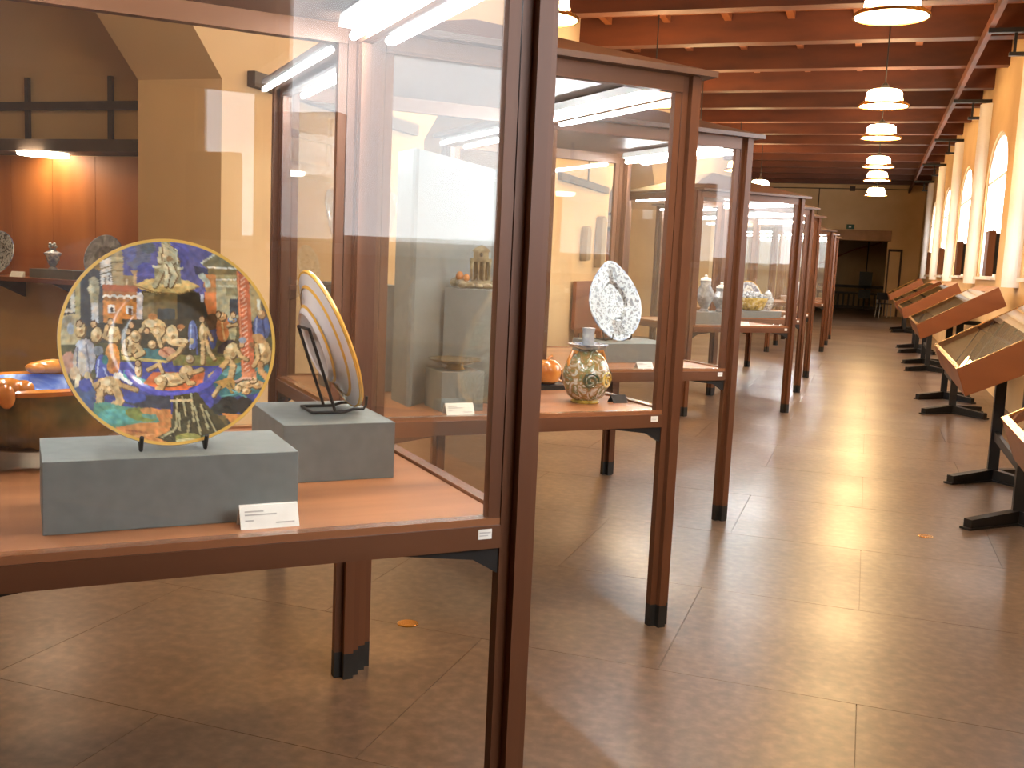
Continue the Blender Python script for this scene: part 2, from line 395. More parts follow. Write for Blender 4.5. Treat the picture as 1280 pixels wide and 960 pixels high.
far = MB().box(XA-.2, XR+.5, 46, 46.2, -.05, ZC).box(XA-.2, XA, YF+.6, 46, -.05, ZC).box(XR+.3, XR+.5, YF+.6, 46, -.05, ZC).box(XA-.2, XR+.5, YF+.6, 46.2, ZC-.4, ZC-.3)
faro = far.build('wall_far', MT['plaster']); tag(faro, 'plaster walls of the dim room beyond the doorway', kind='structure')
dr = empty('door_1', (.79, YF-.02, 0), kind='structure', label='plain ochre door in a dark frame right of the doorway')
MB().box(-.17, .17, -.01, .02, 0, 2.22).build('door_leaf', MT['plaster'], dr)
MB().box(-.22, -.17, -.03, .02, 0, 2.3).box(.17, .24, -.03, .02, 0, 2.3).box(-.22, .24, -.03, .02, 2.22, 2.3).build('door_frame', MT['iron'], dr)
es = empty('exit_sign', (-.74, YF-.057, 3.02), label='small dark green exit sign above the stone lintel', cat='sign')
MB().box(-.13, .13, 0, .055, -.08, .08).build('housing', MT['exit'], es)
MB().box(-.05, .03, -.004, 0, -.03, .03).build('pictogram', MT['white'], es)

# ------------------------------------------------------------------ pendant lamps
def make_lamp():
    r = empty('pendant_lamp', group='round pendant lamps hung from the beams')
    MB().lathe([(.165, .185), (.195, .16), (.21, .058)], 32).build('opal_drum', MT['drum'], r, True)
    MB().lathe([(.212, .058), (.225, .06), (.284, .022), (.287, .0), (.27, .0), (.268, .02), (.2, .05)], 32, cap=False).build('shade_ring', MT['brass'], r, True)
    MB().lathe([(.265, .012), (.265, .02)], 32).build('diffuser', MT['disc'], r)
    MB().lathe([(.05, .185), (.045, .24), (.02, .27)], 16).build('lamp_cap', MT['black'], r, True)
    MB().tube([(0, 0, 0), (0, 0, 1)], .008).build('hanging_rod', MT['black'], r).location = (0, 0, .26)
    return r
lamp0 = make_lamp(); first = True
RY = [3.0, 8.5, 12.92, 15.92, 20.15, 23.1, 27.4]
RY2 = [2.6, 8.2, 12.7, 16.3, 21.3, 25.7]
for row_, X in ((0, 0.0), (1, -2.68)):
    for yl in (RY if row_ == 0 else RY2):
        o = lamp0 if first else copy_tree(lamp0); first = False
        o.location = (X, yl, 3.39)
        o['category'] = 'lamp'
        for c_ in o.children:
            if c_.name.startswith('hanging_rod'): c_.scale = (1, 1, (.70 if min(abs(yl-q_) for q_ in BY) < .11 else 1.07))
        nn_ = ['first', 'second', 'third', 'fourth', 'fifth', 'sixth', 'seventh', 'eighth', 'ninth']
        tot_ = len(RY) if row_ == 0 else len(RY2)
        k_ = (RY if row_ == 0 else RY2).index(yl)
        o['label'] = ('round warm pendant lamp over the window aisle, %s from the stone doorway' if row_ == 0 else 'round warm pendant lamp above the showcase roofs, %s from the stone doorway') % nn_[tot_-1-k_]

for o in [o for o in COL.objects if o.name.startswith('pendant_lamp') and o.parent is None and o.location.y < 4]:
    o.name = 'pendant_lamp_offscreen'                      # the near lamp of each row hangs outside the picture
    for c_ in o.children:
        if c_.name.startswith(('diffuser', 'opal_drum')): c_.name = c_.name.split('.')[0]+'_offscreen'
# ------------------------------------------------------------------ tall diamond-set showcases
H = .629
def rot4(fn):
    for k in range(4): fn(k)
def make_case():
    r = empty('glass_showcase', group='tall glass showcases set cornerwise down the gallery')
    A_, T_ = .042, .016
    post = MB().box(-A_, A_, -T_, T_, .085, 2.155).box(-T_, T_, -A_, A_, .085, 2.155)
    cap = MB().box(-A_-.0003, A_+.0003, -T_-.0004, T_+.0004, 0, .09).box(-T_-.0004, T_+.0004, -A_-.0003, A_+.0003, 0, .09)
    pm = post.mesh('corner_post', MT['wood']); cmsh = cap.mesh('foot_cap', MT['foot'])
    for sx in (-1, 1):
        for sy in (-1, 1):
            p = bpy.data.objects.new('corner_post', pm); COL.objects.link(p); p.parent = r; p.location = (sx*H, sy*H, 0)
            c = bpy.data.objects.new('foot_cap', cmsh); COL.objects.link(c); c.parent = p
    MB().box(-H+.02, H-.02, -H+.02, H-.02, .846, .875).build('table_top', MT['table'], r)
    L_ = H-A_-.002
    ap = MB().box(-L_, L_, -H-.022, -H+.019, .815, .866).mesh('apron', MT['wood_h'])
    sl = MB().box(-L_, L_, -H-.016, -H+.016, .866, .882).mesh('glazing_sill', MT['bead'])
    sti = MB().box(-L_, -L_+.028, -H-.014, -H+.014, .882, 2.095).mesh('stile', MT['wood']); sti2 = MB().box(L_-.028, L_, -H-.014, -H+.014, .882, 2.095).mesh('stile', MT['wood'])
    tp = MB().box(-L_, L_, -H-.022, -H+.019, 2.095, 2.155).mesh('top_rail', MT['wood_h'])
    gp = MB().box(-L_+.026, L_-.026, -H-.003, -H+.003, .878, 2.1).mesh('glass_pane', MT['glass'])
    gu = MB().prism([(-L_, .814), (-L_+.24, .814), (-L_+.06, .79), (-L_, .755)], -H-.012, -H+.012).mesh('gusset', MT['black']); gu2 = MB().prism([(L_, .814), (L_-.24, .814), (L_-.06, .79), (L_, .755)], -H-.012, -H+.012).mesh('gusset', MT['black'])
    ho = MB().prism([(-.48, 2.115), (.48, 2.115), (.46, 2.148), (-.46, 2.148)], -H+.035, -H+.115).mesh('light_housing', MT['white'])
    tb = MB().tube([(-.5, -H+.06, 2.098), (.5, -H+.06, 2.098)], .0125, 10).mesh('fluorescent_tube', MT['tube'], True)
    for k in range(4):
        for nm, me in (('apron', ap), ('glazing_sill', sl), ('stile', sti), ('stile', sti2), ('top_rail', tp), ('glass_pane', gp), ('gusset', gu), ('gusset', gu2), ('light_housing', ho)):
            if nm == 'light_housing' and k % 2 == 0: continue      # strip lights only along two opposite sides
            o = bpy.data.objects.new(nm, me); COL.objects.link(o); o.parent = r; o.rotation_euler = (0, 0, k*PI/2)
            if nm == 'light_housing':
                t = bpy.data.objects.new('fluorescent_tube', tb); COL.objects.link(t); t.parent = o
    E_ = H+.075
    D_ = 1.31-E_        # the two corners that meet a neighbouring case are cut back
    pg = [(E_, -E_), (E_, D_), (D_, E_), (-E_, E_), (-E_, -D_), (-D_, -E_)]
    MB().prism(pg, 2.155, 2.177, 'z').build('eave_board', MT['case_roof'], r)
    MB().add([(x*.985, y*.985, 2.177) for x, y in pg]+[(0, 0, 2.40)], [(k, (k+1) % 6, 6) for k in range(6)]+[(5, 4, 3, 2, 1, 0)]).build('hip_roof', MT['case_roof'], r)
    st = MB().box(H-.098, H-.066, -H-.0235, -H-.022, .838, .860).build('inventory_sticker', MT['card'], r)
    MB().box(H-.095, H-.069, -H-.0242, -H-.0235, .851, .854).box(H-.095, H-.075, -H-.0242, -H-.0235, .845, .847).build('print_line', MT['ink'], st)
    return r
CX = -1.59
CY = [2.096+v for v in (0, 1.862, 3.724, 8.53, 10.392, 12.254, 17.06, 18.922, 20.784)]
case_labels = ['glass showcase holding the large painted plate on a grey plinth',
               'glass showcase holding the orange gourd jar and the scrolled flask',
               'glass showcase holding the blue-flecked white plate, last of its touching three',
               'glass showcase holding grey figured jars on a low grey plinth',
               'glass showcase holding the yellow relief basket on a grey plinth',
               'glass showcase holding one blue and white plate beside a lidded jar',
               'glass showcase holding two small white bowls',
               'glass showcase holding one tall blue and white drug jar alone',
               'glass showcase holding one green-brown jar, closest to the stone doorway']
case0 = make_case(); CASES = []
for i, cy in enumerate(CY):
    o = case0 if i == 0 else copy_tree(case0)
    o.location = (CX, cy, 0); o.rotation_euler = (0, 0, PI/4); o['category'] = 'showcase'; o['label'] = case_labels[i]
    CASES.append(o)
    if i == 0:                                             # its second strip light lies outside the picture
        for h_ in o.children:
            if h_.name.startswith('light_housing') and h_.rotation_euler.z > 4:
                for t_ in h_.children: t_.name = 'fluorescent_tube_offscreen'
TZ = .875
def cw(c, u, v, z=TZ):
    """case-local (u along the glass front, v into the case) -> world"""
    return (CX+(u-v)*Q, CY[c-1]+(u+v)*Q, z)

# ------------------------------------------------------------------ plinths and cards
def plinth(c, u0, u1, v0, v1, h, label, z=TZ):
    m = MB().box(u0, u1, v0, v1, 0, h)
    cu, cv = (u0+u1)/2, (v0+v1)/2
    m = MB().box(u0-cu, u1-cu, v0-cv, v1-cv, 0, h)
    o = m.build('display_plinth', MT['grey'], bevel=.0015, loc=cw(c, cu, cv, z), rotz=PI/4)
    return tag(o, label, 'plinth', 'grey plinths inside the showcases')
def card(c, u, v, label, w=.12, h=.05, rz=0, z=TZ, black=False, lines=True):
    r = empty('label_card', cw(c, u, v, z), PI/4+rz, label, 'card', 'caption cards inside the showcases')
    d = .035; mat_ = MT['cardback'] if black else MT['card']
    MB().prism([(-.004, 0), (0, 0), (d*.6, h*.86), (d*.6-.003, h*.86)], -w/2, w/2, 'x').build('card_face', mat_, r)
    MB().prism([(d*.6, h*.86), (d*1.2, 0), (d*1.2+.003, 0), (d*.6, h*.9)], -w/2, w/2, 'x').build('card_back', MT['cardback'] if black else MT['card'], r)
    if lines and not black:
        for t, a, b_ in ((.72, -.42, -.1), (.58, -.42, .12), (.34, -.42, -.28), (.2, .1, .42)):
            y_ = d*.6*t; z_ = h*.86*t
            MB().prism([(y_-.0052, z_), (y_-.0045, z_+.0028), (y_-.0040, z_+.0028), (y_-.0047, z_)], a*w, b_*w, 'x').build('print_line', MT['ink'], r)
    return r
plinth(1, -.325, .172, -.50, -.235, .145, 'long grey plinth carrying the large painted plate')
plinth(1, .215, .50, -.18, .2, .145, 'squarer grey plinth carrying the white-backed plate seen edge-on')
card(1, .10, -.562, 'white caption card leaning before the painted plate plinth', .12, .052)

# ------------------------------------------------------------------ the big painted plate
class Paint:
    def __init__(s, x, y): s.x = x; s.y = y; s.c = np.zeros((len(x), 3)) + np.array(lin((64, 62, 54)))
    def put(s, m, c, j=0.0):
        col = np.array(lin(c))
        if j: s.c[m] = col*(1+j*(np.sin(s.x[m]*1.9+s.y[m]*2.7)*np.sin(s.x[m]*.8-s.y[m]*1.3+1))[:, None])
        else: s.c[m] = col
    def poly(s, P, c, j=.12):
        x, y = s.x, s.y; m = np.zeros(len(x), bool); n = len(P)
        for i in range(n):
            (x0, y0), (x1, y1) = P[i], P[(i+1) % n]
            if y0 == y1: continue
            k = ((y0 > y) != (y1 > y)) & (x < (x1-x0)*(y-y0)/(y1-y0)+x0); m ^= k
        s.put(m, c, j)
    def rect(s, x0, y0, x1, y1, c, j=.1): s.poly([(x0, y0), (x1, y0), (x1, y1), (x0, y1)], c, j)
    def ell(s, cx, cy, rx, ry, c, a=0, j=.15):
        dx, dy = s.x-cx, s.y-cy; ca, sa = math.cos(a), math.sin(a)
        u, v = (dx*ca+dy*sa)/rx, (-dx*sa+dy*ca)/ry; s.put(u*u+v*v < 1, c, j)
    def line(s, P, w, c):
        for (x0, y0), (x1, y1) in zip(P[:-1], P[1:]):
            d2 = (x1-x0)**2+(y1-y0)**2; t = np.clip(((s.x-x0)*(x1-x0)+(s.y-y0)*(y1-y0))/max(d2, 1e-6), 0, 1)
            s.put((s.x-x0-t*(x1-x0))**2+(s.y-y0-t*(y1-y0))**2 < w*w/4, c)
    def limb(s, P, w, c=(204, 168, 108)):
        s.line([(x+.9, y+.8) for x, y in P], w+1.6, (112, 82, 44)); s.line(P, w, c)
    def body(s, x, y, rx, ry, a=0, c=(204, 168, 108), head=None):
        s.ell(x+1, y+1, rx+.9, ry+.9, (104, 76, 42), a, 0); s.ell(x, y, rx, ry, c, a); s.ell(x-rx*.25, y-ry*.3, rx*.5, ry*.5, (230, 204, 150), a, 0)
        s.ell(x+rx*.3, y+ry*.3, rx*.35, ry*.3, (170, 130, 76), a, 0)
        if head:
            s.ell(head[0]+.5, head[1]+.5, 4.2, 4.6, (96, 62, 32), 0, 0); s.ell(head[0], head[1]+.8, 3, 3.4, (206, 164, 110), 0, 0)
def paint_plate(p):
    B, L, E, R, G, F = p.poly, p.line, p.ell, p.rect, p.limb, p.body
    # sky
    B([(140, 296), (300, 296), (300, 372), (140, 372)], (84, 84, 142), .1)
    E(170, 322, 16, 17, (96, 98, 120), .3); E(183, 312, 10, 7, (84, 92, 100)); E(160, 318, 8, 12, (92, 94, 140))
    E(222, 318, 12, 16, (74, 74, 148)); E(180, 340, 12, 10, (78, 78, 148))
    # left: dark building, window, herm
    B([(70, 420), (70, 370), (110, 325), (127, 318), (127, 402), (100, 410)], (62, 64, 68)); B([(110, 338), (126, 322), (126, 342)], (150, 120, 66))
    B([(74, 396), (92, 360), (93, 392), (76, 396)], (48, 46, 44)); B([(88, 366), (93, 362), (94, 392), (82, 393), (82, 389), (89, 388)], (196, 188, 168)); R(94, 356, 100, 398, (176, 162, 106))
    B([(73, 398), (99, 392), (100, 430), (76, 430)], (176, 160, 116)); E(86, 404, 7, 8, (150, 140, 116)); E(88, 412, 4, 7, (160, 170, 176))
    B([(111, 352), (116, 349), (122, 352), (123, 362), (121, 380), (113, 382), (110, 364)], (166, 156, 122)); E(116, 354, 4, 4, (182, 172, 138)); E(113, 364, 4, 5, (190, 182, 148)); E(118, 372, 4, 5, (140, 132, 98))
    R(113, 380, 121, 404, (196, 190, 182)); R(121, 380, 126, 404, (96, 92, 84))
    # tower
    B([(124, 332), (137, 324), (137, 345), (139, 360), (125, 359)], (208, 200, 188)); B([(137, 320), (150, 314), (152, 326), (152, 360), (139, 360)], (168, 146, 104))
    L([(125, 340), (138, 335)], 1.4, (132, 118, 92)); L([(125, 346), (138, 342)], 1.6, (120, 106, 84)); L([(138, 331), (152, 330)], 2, (120, 100, 66)); L([(138, 341), (152, 341)], 1.8, (130, 108, 70)); R(137, 325, 152, 330, (200, 180, 130))
    R(134, 346, 136, 354, (90, 80, 80)); R(129, 349, 131, 358, (120, 104, 90))
    R(155, 350, 158, 360, (206, 176, 128)); R(152, 346, 164, 359, (150, 122, 78)); R(155, 350, 157, 360, (214, 186, 140)); B([(161, 340), (170, 340), (168, 344), (168, 358), (164, 358), (164, 344)], (196, 156, 104))
    R(127, 358, 169, 367, (172, 92, 52)); R(127, 366, 169, 372, (176, 112, 58)); R(127, 371, 169, 404, (204, 128, 44))
    for k in range(5): E(131+8.6*k, 373, 4.4, 3.4, (226, 216, 196), 0, 0); E(131+8.6*k, 375.2, 3.4, 2.8, (150, 98, 44), 0, 0)
    R(132.5, 382, 141, 392, (226, 220, 208)); R(135.5, 385, 139, 391, (66, 60, 58)); R(154.5, 382, 163, 392, (222, 214, 200)); R(157.5, 385, 162, 393, (110, 70, 50))
    # fountain
    B([(174, 364), (240, 362), (248, 372), (250, 398), (244, 412), (176, 410)], (82, 70, 42)); R(176, 366, 190, 404, (138, 118, 74)); R(190, 366, 219, 402, (120, 100, 54)); R(194, 384, 216, 406, (70, 74, 72)); B([(219, 366), (246, 364), (254, 390), (236, 408), (219, 406)], (58, 54, 40))
    B([(168, 366), (176, 370), (175, 398), (168, 397)], (204, 194, 188)); E(172, 371, 4, 5, (222, 216, 212))
    B([(165, 358), (180, 350), (206, 348), (232, 350), (247, 357), (238, 362), (224, 366), (190, 366), (172, 362)], (214, 180, 102)); L([(165, 358), (190, 365), (224, 366), (247, 357)], 1.4, (150, 116, 60)); E(204, 355, 20, 4, (226, 196, 122))
    # seated statue
    B([(190, 334), (200, 330), (222, 326), (224, 354), (200, 356), (190, 352)], (142, 130, 92)); R(188, 333, 198, 336, (206, 198, 160)); R(219, 334, 226, 337, (206, 198, 160))
    F(206, 320, 11, 13, 0, (186, 176, 134)); E(205, 307, 5.5, 6, (150, 144, 108)); E(205, 309, 3.6, 4, (196, 188, 150))
    G([(198, 312), (196, 328), (206, 330)], 4, (192, 182, 140)); G([(216, 316), (219, 326), (208, 330)], 4, (192, 182, 140)); L([(218, 312), (219, 330)], 2, (206, 200, 164))
    G([(202, 332), (196, 346), (190, 357)], 6, (178, 166, 122)); G([(210, 332), (216, 344), (210, 356)], 6, (196, 186, 144)); G([(204, 334), (206, 346), (204, 356)], 5, (206, 196, 154))
    # right-hand temple
    B([(240, 332), (266, 336), (268, 344), (250, 346), (242, 342)], (48, 52, 78)); B([(249, 328), (266, 317), (284, 318), (302, 338), (256, 334)], (118, 112, 80)); L([(250, 328), (267, 317)], 2.6, (206, 200, 172))
    R(258, 333, 298, 342, (122, 104, 58)); L([(258, 333), (294, 334)], 1.8, (224, 220, 202)); R(266, 342, 296, 350, (160, 148, 98)); L([(266, 348), (296, 348)], 1.8, (222, 216, 192)); R(267, 350, 297, 402, (168, 158, 120)); L([(272, 356), (296, 356)], 1.8, (206, 200, 166)); R(281, 358, 296, 368, (132, 122, 82)); R(285, 372, 296, 392, (58, 66, 74))
    R(252, 342, 268, 358, (198, 124, 52)); B([(245, 343), (252, 340), (260, 350), (262, 359), (255, 360), (253, 352), (246, 346)], (182, 188, 166)); B([(254, 358), (268, 358), (268, 364), (255, 365)], (178, 132, 74)); B([(253, 364), (268, 364), (268, 398), (258, 392), (253, 376)], (206, 118, 46)); R(248, 367, 252, 376, (206, 206, 212))
    B([(311, 352), (326, 362), (330, 400), (312, 400)], (170, 150, 100)); R(321, 372, 325, 386, (196, 200, 184)); B([(326, 370), (334, 386), (336, 402), (327, 402)], (86, 84, 74))
    # middle ground
    B([(76, 430), (340, 420), (342, 470), (74, 470)], (84, 82, 50)); B([(150, 398), (260, 396), (262, 440), (150, 446)], (70, 64, 44)); B([(250, 400), (300, 396), (300, 450), (250, 452)], (102, 90, 52))
    B([(144, 450), (310, 444), (330, 480), (330, 520), (90, 520), (90, 482), (120, 470)], (62, 66, 138)); B([(166, 432), (200, 434), (206, 448), (164, 446)], (66, 112, 108)); B([(148, 442), (205, 448), (206, 451), (148, 447)], (206, 180, 96)); B([(210, 440), (300, 446), (296, 456), (212, 454)], (124, 116, 54))
    B([(264, 458), (330, 446), (338, 470), (322, 504), (270, 496), (258, 474)], (58, 112, 112)); E(286, 462, 14, 5, (100, 156, 150), -.3); E(318, 462, 8, 14, (64, 128, 116)); B([(150, 460), (182, 474), (176, 484), (148, 470)], (86, 160, 152))
    # crowd, left
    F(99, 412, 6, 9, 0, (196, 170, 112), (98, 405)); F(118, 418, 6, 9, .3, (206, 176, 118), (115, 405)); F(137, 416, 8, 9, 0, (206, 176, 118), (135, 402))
    G([(131, 408), (127, 420), (134, 424)], 4); G([(143, 410), (146, 420), (140, 426)], 4)
    E(84, 452, 8, 14, (194, 140, 112), .2); E(104, 445, 13, 22, (168, 166, 172), .1); E(98, 452, 8, 14, (196, 182, 160)); E(101, 431, 7, 6, (196, 198, 204)); L([(96, 434), (94, 470)], 2, (118, 116, 126)); L([(106, 430), (110, 464)], 2.4, (122, 124, 136)); E(120, 437, 6, 6, (128, 134, 140)); E(92, 464, 6, 8, (214, 180, 136))
    E(137, 446, 9, 19, (206, 132, 44)); E(135, 438, 6, 8, (222, 154, 62)); E(140, 456, 5, 8, (178, 104, 34)); G([(134, 424), (142, 424)], 5, (206, 176, 118))
    E(123, 456, 7, 14, (74, 86, 160), .1); L([(120, 448), (118, 468)], 2, (170, 180, 214)); E(128, 448, 3.5, 6, (48, 122, 120)); L([(126, 458), (130, 468)], 2, (160, 172, 210))
    G([(96, 468), (94, 484), (97, 492)], 6, (220, 206, 168)); G([(106, 466), (110, 478), (112, 486)], 7, (212, 184, 130))
    # bending nude
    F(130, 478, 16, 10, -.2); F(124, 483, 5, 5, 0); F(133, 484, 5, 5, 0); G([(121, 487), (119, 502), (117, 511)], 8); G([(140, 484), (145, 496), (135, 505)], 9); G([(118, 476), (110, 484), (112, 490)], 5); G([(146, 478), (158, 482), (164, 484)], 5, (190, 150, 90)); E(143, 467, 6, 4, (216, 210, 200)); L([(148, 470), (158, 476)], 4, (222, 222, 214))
    # centre groups
    F(161, 428, 9, 12, .3, (200, 164, 102), (157, 412)); G([(154, 424), (150, 438), (158, 440)], 5); G([(168, 430), (174, 438), (166, 442)], 6); F(166, 418, 6, 7, 0, (196, 160, 100), (161, 404))
    F(189, 405, 15, 9, .1, (206, 172, 108), (180, 411)); F(194, 414, 8, 6, .6); G([(200, 408), (203, 420), (196, 428)], 5); G([(176, 406), (172, 412)], 4); E(188, 394, 6, 4, (190, 120, 50)); F(186, 428, 5, 5, 0, (196, 160, 104))
    F(211, 416, 8, 12, .1, (218, 188, 130), (222, 407)); F(220, 425, 12, 5, -.1, (222, 190, 132)); E(205, 438, 11, 7, (206, 146, 104)); G([(200, 412), (194, 420), (197, 430)], 5, (214, 184, 126)); L([(198, 434), (214, 446)], 2, (168, 100, 70)); G([(226, 428), (218, 438), (206, 446)], 5); E(223, 406, 5, 3, (178, 112, 50))
    E(238, 416, 6, 18, (106, 120, 174)); L([(236, 404), (234, 434)], 2, (168, 180, 212)); L([(241, 406), (243, 440)], 2.4, (74, 84, 134)); E(236, 424, 3, 4, (206, 176, 120)); E(263, 414, 6, 20, (70, 76, 116)); E(263, 400, 8, 10, (92, 66, 40))
    F(251, 414, 5, 13, 0, (204, 170, 106), (250, 396)); G([(250, 424), (250, 440), (249, 451)], 5); G([(255, 424), (258, 436), (264, 446)], 4.5); G([(256, 408), (262, 422)], 3.4)
    E(276, 408, 8, 18, (200, 116, 48)); L([(274, 398), (278, 424)], 2, (226, 176, 100)); F(275, 394, 5, 5, 0, (198, 150, 90), (270, 391)); E(288, 412, 5, 14, (168, 160, 116)); F(288, 398, 6, 4, 0, (110, 130, 150), (289, 392)); G([(282, 406), (294, 404)], 3)
    E(326, 408, 11, 17, (78, 92, 140)); L([(320, 398), (318, 420)], 2.2, (132, 146, 186)); L([(328, 398), (330, 422)], 2.2, (50, 60, 100)); F(326, 391, 5, 5, 0, (176, 130, 80))
    # spiral column
    B([(295, 336), (311, 348), (316, 468), (298, 468)], (198, 100, 52), .1)
    for k in range(22): L([(300+k*.1, 348+5.6*k), (306+k*.1, 344+5.6*k)], 1.7, (228, 172, 136)); L([(297+k*.1, 352+5.6*k), (301+k*.1, 349+5.6*k)], 1.2, (164, 74, 34))
    L([(297, 342), (300, 468)], 1.6, (226, 140, 84)); R(298, 464, 317, 471, (214, 130, 82))
    # bending men beside the column
    E(280, 432, 13, 7, (70, 58, 56), -.5); F(285, 438, 8, 12, .5, (206, 172, 112), (299, 429)); G([(292, 434), (297, 444), (305, 448)], 4.5); G([(281, 448), (287, 456), (282, 474)], 7); G([(279, 450), (268, 462), (258, 468)], 6, (190, 154, 92)); E(301, 424, 5, 4, (156, 160, 170))
    F(327, 438, 10, 16, -.2, (202, 166, 104)); G([(318, 430), (320, 446), (314, 456)], 5); E(322, 422, 9, 6, (186, 140, 84), .5); G([(323, 454), (322, 462), (332, 474), (334, 484)], 7, (204, 148, 84)); E(313, 430, 4, 4, (140, 92, 50))
    # reclining nude on the red cloth
    B([(174, 476), (186, 462), (252, 463), (248, 476), (226, 485), (196, 485)], (204, 102, 40)); F(208, 471, 20, 8, -.06, (208, 176, 116)); F(228, 462, 9, 8, -.5, (196, 164, 110)); G([(226, 466), (230, 476), (236, 476)], 5); G([(232, 464), (248, 459)], 5); F(196, 473, 7, 6, 0); G([(198, 462), (194, 452), (180, 459)], 4); G([(200, 476), (196, 482), (190, 482)], 4.4); F(168, 459, 4, 8, 0, (200, 168, 120), (168, 451)); F(233, 446, 5, 5, 0, (180, 150, 110))
    # well ring
    arc = lambda r_, a0, a1: [(211+r_*math.cos(t), 428+r_*.93*math.sin(t)) for t in np.linspace(a0, a1, 30)]
    L(arc(68, .55, 2.55), 8, (84, 84, 176))
    # lower right
    B([(262, 476), (284, 470), (290, 476), (286, 490), (276, 482), (262, 492), (258, 494), (268, 480)], (204, 150, 62)); G([(268, 482), (260, 493)], 4, (206, 174, 110)); G([(280, 478), (284, 488)], 4, (186, 146, 60))
    F(297, 482, 6, 6, 0, (214, 180, 124)); F(306, 478, 6, 6, 0, (210, 170, 112)); F(318, 480, 8, 5, 0, (208, 160, 96)); F(302, 488, 6, 4, 0, (206, 158, 96)); F(312, 474, 5, 4, 0, (222, 190, 140)); G([(290, 476), (298, 472), (310, 472)], 3, (222, 176, 150)); F(292, 485, 4, 5, 0, (198, 170, 110))
    B([(256, 498), (330, 490), (338, 500), (320, 524), (256, 520)], (54, 62, 110)); E(280, 506, 15, 12, (44, 46, 40)); E(300, 506, 11, 11, (50, 48, 42)); E(265, 510, 8, 7, (50, 56, 50)); E(318, 496, 5, 5, (74, 80, 176)); E(250, 500, 10, 10, (72, 76, 170)); L([(284, 486), (302, 496)], 1.6, (100, 168, 160)); L([(270, 494), (296, 490)], 1.6, (90, 150, 140))
    B([(271, 515), (302, 518), (296, 528), (288, 532), (276, 522)], (206, 130, 48)); B([(258, 516), (274, 518), (282, 540), (262, 548), (252, 530)], (112, 96, 54)); L([(262, 528), (276, 538)], 2, (196, 178, 130)); L([(258, 520), (268, 536)], 2, (176, 158, 108))
    # lower left shore
    B([(104, 500), (126, 498), (150, 504), (196, 512), (200, 528), (150, 534), (124, 530)], (84, 150, 128)); E(140, 516, 22, 9, (80, 160, 150), .1); E(170, 514, 20, 8, (122, 134, 56), .2); E(182, 516, 12, 4, (100, 150, 126), .1); B([(108, 470), (116, 486), (112, 512), (98, 500), (88, 484)], (70, 90, 130)); E(104, 478, 8, 8, (66, 76, 156))
    B([(150, 490), (206, 492), (206, 508), (170, 506), (150, 500)], (60, 62, 74)); E(162, 494, 14, 6, (62, 78, 160))
    B([(128, 530), (170, 524), (192, 524), (184, 508), (206, 508), (208, 532), (200, 556), (150, 550)], (206, 130, 52)); E(180, 510, 12, 4, (214, 142, 66), .1); L([(150, 532), (176, 536)], 2, (170, 96, 40)); L([(160, 540), (184, 538)], 1.6, (232, 162, 84))
    # stump
    B([(210, 492), (240, 488), (250, 502), (262, 516), (284, 540), (262, 550), (210, 552), (186, 542), (204, 534), (208, 512)], (74, 68, 40))
    for a in ([(214, 496), (212, 530), (204, 540)], [(221, 494), (224, 516)], [(232, 490), (234, 524)], [(244, 504), (252, 534)], [(250, 512), (262, 540)], [(205, 536), (194, 542)], [(228, 524), (226, 540)], [(236, 506), (242, 540)], [(216, 514), (216, 534)]): L(a, 2.6, (178, 168, 118)); L([(x+2.6, y+1) for x, y in a], 1.6, (46, 42, 26))
    L([(206, 498), (232, 498)], 3, (214, 186, 130)); E(226, 544, 16, 6, (150, 150, 70)); E(224, 548, 14, 4, (214, 204, 140)); E(250, 545, 9, 4, (96, 168, 160), -.3); E(196, 551, 14, 3, (196, 150, 62))
R1 = .2175
